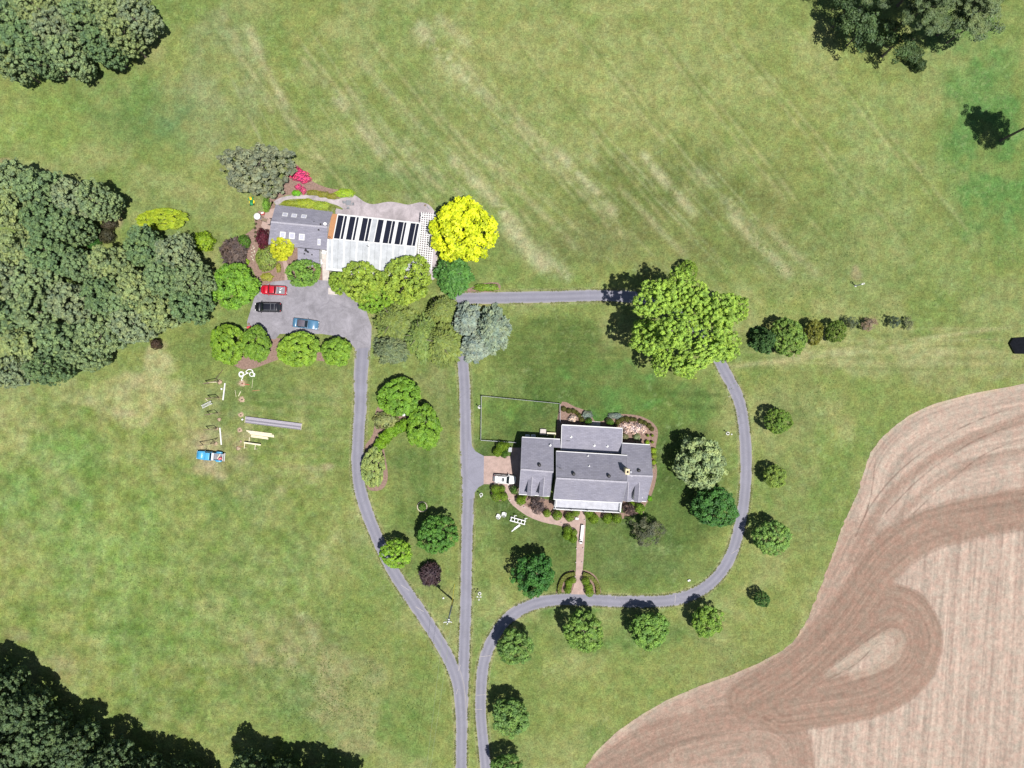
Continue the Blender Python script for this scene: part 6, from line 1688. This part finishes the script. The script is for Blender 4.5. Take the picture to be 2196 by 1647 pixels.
# ---- roofer on the east wing eave with a white plank
pk = P(1366, 1066.5, 4.55)
single('plank', MB().box((0,0,0),(2.3,.26,.06)), M['white'], 'white plank lying along the east wing eave', 'plank', pk+Vector((0,0,.10)), ang)
def person(p, rz, label):
    V = [(0,0,.95),(0,.02,1.2),(.02,.10,1.42),(.02,.17,1.52),(.0,.24,1.64),(.19,.08,1.40),(.27,.22,1.15),(.2,.42,1.05),(.16,.50,1.02),(-.19,.08,1.40),(-.27,.22,1.15),(-.2,.42,1.05),(-.16,.50,1.02),(.11,.02,.86),(.13,.10,.48),(.13,0,.08),(.13,.15,.04),(-.11,.02,.86),(-.13,.06,.48),(-.13,-.06,.08),(-.13,.09,.04),(0,.30,1.72)]
    E = [(0,1),(1,2),(2,3),(3,4),(4,21),(2,5),(5,6),(6,7),(7,8),(2,9),(9,10),(10,11),(11,12),(0,13),(13,14),(14,15),(15,16),(0,17),(17,18),(18,19),(19,20)]
    Rr = [.15,.14,.16,.06,.095,.075,.05,.038,.035,.075,.05,.038,.035,.095,.065,.045,.04,.095,.065,.045,.04,.07]
    me = bpy.data.meshes.new('person'); me.from_pydata(V, E, [])
    o = bpy.data.objects.new('person', me); COL.objects.link(o)
    md = o.modifiers.new('skin', 'SKIN'); sk = me.skin_vertices[0].data
    for i, r in enumerate(Rr): sk[i].radius = (r, r)
    sk[0].use_root = True
    sub = o.modifiers.new('sub', 'SUBSURF'); sub.levels = 1; sub.render_levels = 1
    bpy.context.view_layer.update()
    m2 = bpy.data.meshes.new_from_object(o.evaluated_get(bpy.context.evaluated_depsgraph_get()))
    o.modifiers.clear(); o.data = m2; m2.name = 'person'
    for m in ('skin', 'shirt', 'trousers'): m2.materials.append(M[m])
    for f in m2.polygons:
        c = f.center; f.use_smooth = True
        f.material_index = 2 if c.z < .98 else (0 if (c.z > 1.53 or (c.y > .36 and c.z < 1.3)) else 1)
    o.location = p; o.rotation_euler = (0, 0, rz)
    h = MB().ell((0,.235,1.70),(.112,.125,.10),12,6,-.2); ho = link('hair', h.mesh('hair', M['hair'], None, True), o)
    fa = MB().ell((0,.385,1.66),(.018,.025,.03),6,4).ell((.105,.26,1.66),(.015,.03,.035),6,4).ell((-.105,.26,1.66),(.015,.03,.035),6,4); link('face', fa.mesh('face', M['skin'], None, True), o)
    for sx in (-1,1):
        for k in range(4):
            hh = MB().tube([(sx*.16-.03+.02*k,.50,1.02),(sx*.16-.035+.023*k,.56+.006*(k in (1,2)),1.0),(sx*.16-.035+.022*k,.585+.008*(k in (1,2)),.965)],[.011,.010,.008],6)
            link('finger', hh.mesh('finger', M['skin'], None, True), o)
        hh = MB().tube([(sx*.16-sx*.03,.47,1.02),(sx*.16-sx*.065,.50,1.01),(sx*.16-sx*.06,.54,.99)],[.013,.012,.009],6); link('thumb', hh.mesh('thumb', M['skin'], None, True), o)
    return tag(o, label, 'person')
person(P(1367, 1066.6, 4.68), .1, 'person in red shirt bending on the white plank at the roof eave')
# ---- things round the cottage
um = empty('parasol', P(558.5, 468.5, 0), 0, 'round white parasol on the terrace beside the cottage', 'parasol')
lpart('canopy', MB().loft([[(math.cos(t)*r, math.sin(t)*r, z) for t in [k*math.pi/8 for k in range(16)]] for r, z in ((.72,2.0),(.68,2.06),(.4,2.22),(.02,2.34))]), M['white'], um)
lpart('pole', MB().cyl((0,0,0),.03,2.25,8), M['grey_metal'], um); lpart('base', MB().cyl((0,0,0),.25,.08,12), M['grey_metal'], um)
sw = empty('garden_bench', P(569,472,0), -.3, 'thin dark garden bench between the white parasol and the cottage', 'bench')
lpart('rail', MB().bar((-.6,.35,.7),(.6,.35,.7),.04,.04), M['grey_metal'], sw); lpart('rail', MB().bar((-.6,-.45,.7),(.6,-.45,.7),.05,.05), M['black'], sw)
for x in (-.6,.6):
    for y in (.35,-.45): lpart('leg', MB().box((x,y,.35),(.04,.04,.7)), M['black'], sw)
lpart('seat', MB().box((0,-.05,.45),(1.0,.6,.04)), M['old_wood'], sw)
ck = empty('cooler', P(564.3,458.3,0), .25, 'white lidded red cool box beside the white parasol', 'cooler')
lpart('tub', MB().box((0,0,.22),(.75,.5,.44)), M['red_plastic'], ck, bev=.04); lpart('lid', MB().box((0,.06,.48),(.6,.36,.08)), M['white'], ck, bev=.03)
tb = empty('patio_table', P(749,436.5,0), -.1, 'square grey patio table on the pale patio', 'table')
lpart('tabletop', MB().box((0,0,.72),(1.05,1.05,.05)), M['grey_metal'], tb)
for x in (-.45,.45):
    for y in (-.45,.45): lpart('leg', MB().box((x,y,.35),(.05,.05,.7)), M['grey_metal'], tb)
for (x, y, r, lb) in ((739.8,434.8,0,'patio chair left of the square grey table'),(757.5,438.8,math.pi,'patio chair right of the square grey table'),(747.6,446.5,math.pi/2,'patio chair below the square grey table')):
    o = empty('patio_chair', P(x,y,0), r, lb, 'chair', 'grey patio chairs round the square table')
    lpart('seat', MB().box((0,0,.42),(.5,.5,.05)), M['grey_metal'], o); lpart('backrest', MB().box((-.26,0,.68),(.05,.5,.5)), M['grey_metal'], o)
    for a in (-.2,.2):
        for b in (-.2,.2): lpart('leg', MB().box((a,b,.2),(.04,.04,.4)), M['grey_metal'], o)
o = empty('potted_plant', P(912.5,441,0), 0, 'dark pot at the right end of the patio', 'pot'); lpart('pot', MB().tube([(0,0,0),(0,0,.35)],[.16,.24],12), M['old_wood'], o)
single('lounger', MB().box((0,0,.25),(.75,.22,.06)).box((.3,0,.12),(.05,.2,.24)).box((-.3,0,.12),(.05,.2,.24)), M['grey_metal'], 'small grey bench beside the dark pot on the patio', 'bench', P(918.5,445.5,0), -.9)
st = empty('porch_steps', P(688.5,562.5,0), -.1, 'white steps and rail against the cottage side', 'steps')
lpart('tread', MB().box((0,.25,.45),(.6,.4,.08)), M['white'], st); lpart('tread', MB().box((.1,-.15,.25),(.6,.4,.08)), M['white'], st); lpart('rail', MB().bar((.25,.5,1.0),(.32,-.55,.8),.1,.08), M['white'], st)
lpart('rail_post', MB().box((.25,.5,.5),(.08,.08,1.0)).box((.32,-.55,.4),(.08,.08,.8)), M['white'], st)
single('landing', MB().box((0,0,.5),(.9,.75,.1)).box((-.35,0,.22),(.1,.6,.45)).box((.35,0,.22),(.1,.6,.45)), M['white'], 'white landing between cottage corner and greenhouse', 'landing', P(696.5,542,0), -.3)
single('ramp', MB().box((0,0,.1),(.45,1.9,.2)), M['old_wood'], 'brown wooden ramp along the cottage side', 'ramp', P(686.5,549,0), -.08)
rs = random.Random(9)
for k in range(14):
    x, y = 543+rs.uniform(-4,4)+k*-.1, 528+k*2.4+rs.uniform(-1,1)
    o = single('edging_stone', MB().ell((0,0,.05),(rs.uniform(.14,.26),rs.uniform(.12,.2),.14),8,4,-.3), M['stone'], 'pale stone in the winding edge by the purple bush', 'stone', P(x+ (k%3)*2.5,y,0), rs.random()*3, 'pale stones by the purple bush', True)
# seat in the curling bed
gs = empty('small_bench', P(866.5,889.5,0), 0, 'small white bench between the two layered trees', 'bench')
lpart('seat', MB().box((0,0,.42),(.9,.5,.07)), M['white'], gs); lpart('backrest', MB().box((0,.3,.72),(.9,.07,.5)), M['white'], gs)
for x in (-.4,.4): lpart('leg', MB().box((x,0,.2),(.08,.45,.4)), M['white'], gs)
# red toys by the yard edge
ty = empty('wheelbarrow', P(536,703,0), .3, 'red wheelbarrow at the south west corner of the parking yard', 'wheelbarrow')
lpart('tray', MB().loft([[(-.3,-.2,.25),(.3,-.15,.25),(.3,.15,.25),(-.3,.2,.25)],[(-.45,-.34,.55),(.5,-.28,.55),(.5,.28,.55),(-.45,.34,.55)]]), M['red_plastic'], ty)
for s in (-1,1): lpart('handle', MB().bar((.3,s*.15,.3),(-1.0,s*.3,.5),.05,.05), M['lumber'], ty)
lpart('wheel', MB().tube([(.65,-.05,.18),(.65,.05,.18)], .18, 12), M['tyre'], ty)
single('pot', MB().tube([(0,0,0),(0,0,.4)],[.18,.26],12), M['old_wood'], 'round brown pot at the west edge of the parking yard', 'pot', P(534.5,695.5,0))

# ---- fence building in the west paddock
def brace(px, py, L, a, h, label, stay=None):
    o = empty('fence_brace', P(px, py, 0), 0, label, 'fence brace', 'timber post frames in the west paddock')
    B = P(px, py, 0); E = B+Vector((-math.cos(a)*L, -math.sin(a)*L, 0))
    up = Vector((0,0,h))
    for p in (B, E): wpart('post', MB().tube([p-Vector((0,0,.3)), p+up], [.085,.07], 8), M['old_wood'], o)
    wpart('top_rail', MB().bar(B+up*.96, E+up*.96, .12, .12), M['old_wood'], o)
    wpart('brace', MB().bar(B+up*.15, E+up*.9, .06, .06), M['lumber'], o)
    if stay: wpart('stay', MB().bar(B+up*.95, B+Vector((stay[0], stay[1], .05)), .10, .10), M['old_wood'], o)
for x, y, L, a, st_, lb in ((470.5,818,2.3,.20,(.75,2.5),'northernmost timber frame with a long stay'),(469.8,852.5,1.75,.08,None,'second timber frame from the north'),(467.2,885.5,1.65,.2,None,'timber frame just below the ladder'),(465.8,918.5,1.7,.12,None,'fourth timber frame from the north'),(462.3,949.5,2.7,.16,(.55,1.1),'southernmost timber frame nearest the blue pickup')):
    brace(x, y, L, a, 2.9, lb, st_)
def hole(px, py, r, label):
    o = empty('post_hole', P(px, py, 0), 0, label, 'post hole', 'dug post holes ringed with dirt')
    m = MB(); n = 20; rr = random.Random(int(px)); rings = []
    jit = [rr.uniform(.75,1.25) for _ in range(n)]
    for q, z in ((1.0,.0),(.8,.05),(.55,.12),(.34,.09),(.24,.02)):
        rings.append([(math.cos(k*2*math.pi/n)*r*q*(jit[k] if q > .5 else 1), math.sin(k*2*math.pi/n)*r*q*(jit[k] if q > .5 else 1), z+.025) for k in range(n)])
    m.loft(rings, False); lpart('dirt_ring', m, M['dirt'], o, True)
    lpart('hole', MB().cyl((0,0,.0),r*.27,.045,14), M['hole'], o)
hole(519, 856.5, .62, 'post hole with dirt ring right of the ladder'); hole(516.5, 889.5, .56, 'post hole with dirt ring by the long grey stack'); hole(514, 922, .56, 'post hole with dirt ring left of the pale lumber'); hole(519.5, 822, .66, 'post hole with dirt ring under the white coiled pipe')
for k, (x, y, s, lb) in enumerate(((471,819,.55,'dirt heap at the foot of the northernmost frame'),(470,899.5,.45,'small orange dirt heap between the frames'),(511,961.5,.5,'reddish dirt heap left of the sawhorses'),(516.5,946.5,.3,'small pale dirt heap above the reddish one'),(466,919,.35,'dirt heap at the foot of the fourth frame'),(463,951,.4,'dirt heap at the foot of the southernmost frame'))):
    rr = random.Random(k); m = MB(); n = 14; jit = [rr.uniform(.7,1.2) for _ in range(n)]
    m.loft([[(math.cos(q*6.283/n)*s*f*jit[q], math.sin(q*6.283/n)*s*f*jit[q], z) for q in range(n)] for f, z in ((1,0.02),(.7,.1),(.35,.17),(.05,.2))])
    single('dirt_heap', m, M['dirt'], lb, 'dirt heap', P(x,y,0), 0, None, True)
for x, y, L, w_, h_, rz, mat, lb in ((481,839.8,3.65,.24,.2,math.radians(83),'white','long white post lying right of the northern frames'),(473.8,935.5,3.65,.24,.2,math.radians(95),'white','long white post lying right of the southern frames'),
        (549,837.5,1.6,.09,.08,math.radians(6),'orange_wood','short orange batten in the mown paddock'),(514,844.5,1.1,.12,.08,math.radians(66),'lumber','short pale batten above the post hole'),(505.5,844,1.5,.06,.05,math.radians(98),'lumber','thin pale stick left of the short pale batten'),
        (541.5,822,2.0,.05,.05,math.radians(84),'lumber','thin pale stick right of the white coiled pipe'),(527.5,824,1.6,.09,.07,math.radians(-10),'red_plastic','reddish batten under the white coiled pipe'),(443,857,.75,.1,.07,math.radians(-48),'lumber','short lime coloured batten above the ladder'),(517,957.5,1.3,.06,.05,math.radians(-2),'orange_wood','thin orange stick between dirt heap and sawhorses'),(458,820,1.4,.08,.06,math.radians(3),'lumber','pale stick beside the northernmost frame')):
    single('timber', MB().box((0,0,h_/2+.02),(L,w_,h_)), M[mat], lb, 'timber', P(x,y,0), rz)
for x, y, lb in ((476.5,834,'small white bucket beside the long white post'),(521,899.5,'small pale bucket at the left end of the long grey stack')):
    o = empty('bucket', P(x,y,0), 0, lb, 'bucket', 'pale buckets in the west paddock')
    lpart('tub', MB().tube([(0,0,0),(0,0,.38)],[.15,.19],12), M['pvc'], o); lpart('handle', MB().tube([(-.19,0,.36),(0,.12,.5),(.19,0,.36)],.012,5), M['grey_metal'], o)
la = empty('ladder', P(446.5,867.5,0), math.radians(26), 'short white ladder propped level above the grass', 'ladder')
for y in (-.3,.3): lpart('rail', MB().box((0,y,.75),(2.3,.07,.1)), M['white'], la)
for k in range(8): lpart('rung', MB().box((-1.0+.28*k,0,.75),(.07,.6,.05)), M['white'], la)
for x in (-1.0,1.0):
    for y in (-.3,.3): lpart('leg', MB().box((x,y,.35),(.06,.06,.7)), M['white'], la)
# white coiled drain pipe
def coil():
    pts = []
    def arc(cx, cy, r, a0, a1, n): 
        for k in range(n+1):
            a = math.radians(a0+(a1-a0)*k/n); pts.append((cx+r*math.cos(a), cy-r*math.sin(a)))
    pts += [(519.5,817),(519,813.5),(521,810)]
    arc(518.5,801.5,4.6,-40,330,16); arc(518.5,803.5,4.8,-30,300,14)
    pts += [(525,804),(530,801),(534,800)]
    arc(536,799.5,7.5,170,-10,9); arc(540.5,802.5,4.6,40,-330,16); arc(542,803.5,5.0,20,-60,4)
    L = [P(x,y,0)+Vector((0,0,.12+.10*((i*7)%5)/5+(.14 if 8 < i < 40 else 0))) for i, (x,y) in enumerate(pts)]
    single('drain_pipe', MB().tube(catmull3(L, 3), .085, 7), M['pvc'], 'white flexible pipe lying in loose coils below the lime trees', 'pipe')
def catmull3(p, n): return [Vector(q) for q in catmull([tuple(v) for v in p], n)]
coil()
# long grey stack of planks
ls = empty('plank_stack', P(587.5,907.3,0), -math.radians(7.2), 'long low stack of weathered grey planks in the west paddock', 'plank stack')
rr = random.Random(3)
for lay in range(3):
    for k in range(9):
        L = 12.0+rr.uniform(-.25,.1)
        lpart('plank', MB().box((rr.uniform(-.12,.12),-.62+.155*k+rr.uniform(-.02,.02),.16+.11*lay+rr.uniform(0,.03)),(L,.138,.09)), M[rr.choice(('grey_wood','grey_wood','dark_wood'))], ls)
for k in range(7): lpart('bearer', MB().box((-5.4+1.8*k,0,.05),(.12,1.5,.1)), M['lumber'], ls)
for x in (-6.05, 6.05): lpart('end_board', MB().box((x,0,.28),(.05,1.45,.46)), M['lumber'], ls)
# fresh lumber
lu = empty('lumber_stack', P(557.3,931.5,0), -math.radians(7.6), 'stack of fresh pale boards below the long grey stack', 'lumber stack')
for k, (x, y, z, L) in enumerate(((-.15,.42,.12,5.5),(.35,.16,.12,5.4),(.55,-.12,.12,5.2),(.0,-.46,.12,3.6),(.1,-.70,.12,3.7),(-.2,.45,.19,5.4),(.3,.2,.19,5.5),(.5,-.1,.19,5.2),(-.4,.42,.26,4.6),(1.0,.12,.26,3.8),(-2.2,.4,.33,1.0),(2.2,-.02,.33,1.2))):
    lpart('board', MB().box((x,y,z),(L,.26,.055)), M['lumber'], lu)
for x in (-2,0,2): lpart('bearer', MB().box((x,0,.05),(.1,1.3,.09)), M['old_wood'], lu)
# sawhorses carrying a beam
for k, (x, y, lb) in enumerate(((527.5,954.5,'left sawhorse under the pale beam'),(550,957,'right sawhorse under the pale beam'))):
    o = empty('sawhorse', P(x,y,0), math.radians(83), lb, 'sawhorse', 'sawhorses in the west paddock')
    lpart('top_bar', MB().box((0,0,.74),(1.35,.12,.1)), M['lumber'], o)
    for a in (-.5,.5):
        for b in (-1,1): lpart('leg', MB().bar((a,b*.04,.72),(a*1.1,b*.32,0),.08,.05), M['lumber'], o)
single('beam', MB().box((0,0,.06),(3.6,.3,.12)), M['lumber'], 'pale beam laid across the two sawhorses', 'beam', P(541.5,951.5,.79), -math.radians(8))
single('timber', MB().box((0,0,.05),(.9,.14,.1)), M['lumber'], 'short pale offcut above the sawhorses', 'timber', P(534.8,942.5,0), math.radians(85))
# ---- meadow marker and tarp by the right edge
bh = empty('birdhouse_pole', P(1834.5, 613.3, 0), 0, 'white post with a round top standing alone in the east meadow', 'post')
lpart('post', MB().tube([(0,0,0),(.03,0,2.9)], [.12,.10], 8), M['white'], bh); lpart('ring_head', MB().tube([(math.cos(t*math.pi/8)*.3+.03, 0.1*math.sin(t*math.pi/8), 3.2+math.sin(t*math.pi/8)*.3) for t in range(17)], .07, 6), M['white'], bh)
lpart('foot', MB().cyl((0,0,0),.22,.12,12), M['white'], bh)
tp = empty('tank', P(2187,742,0), 0, 'black covered six sided tank cut by the right edge', 'tank')
hx = [(2166,737),(2173,725.5),(2203,723.5),(2209,745),(2203,758.5),(2177,758.5)]
wpart('cover', MB().slab([P(x,y,.55) for x,y in hx], .12), M['tarp'], tp)
ctr = P(2187,742,0)
wpart('wall', MB().slab([ctr+(P(x,y,.43)-ctr)*.99 for x,y in hx], .5), M['black'], tp)
wpart('rim', MB().tube([P(x,y,.5) for x,y in hx]+[P(*hx[0],.5)], .05, 6), M['black'], tp)
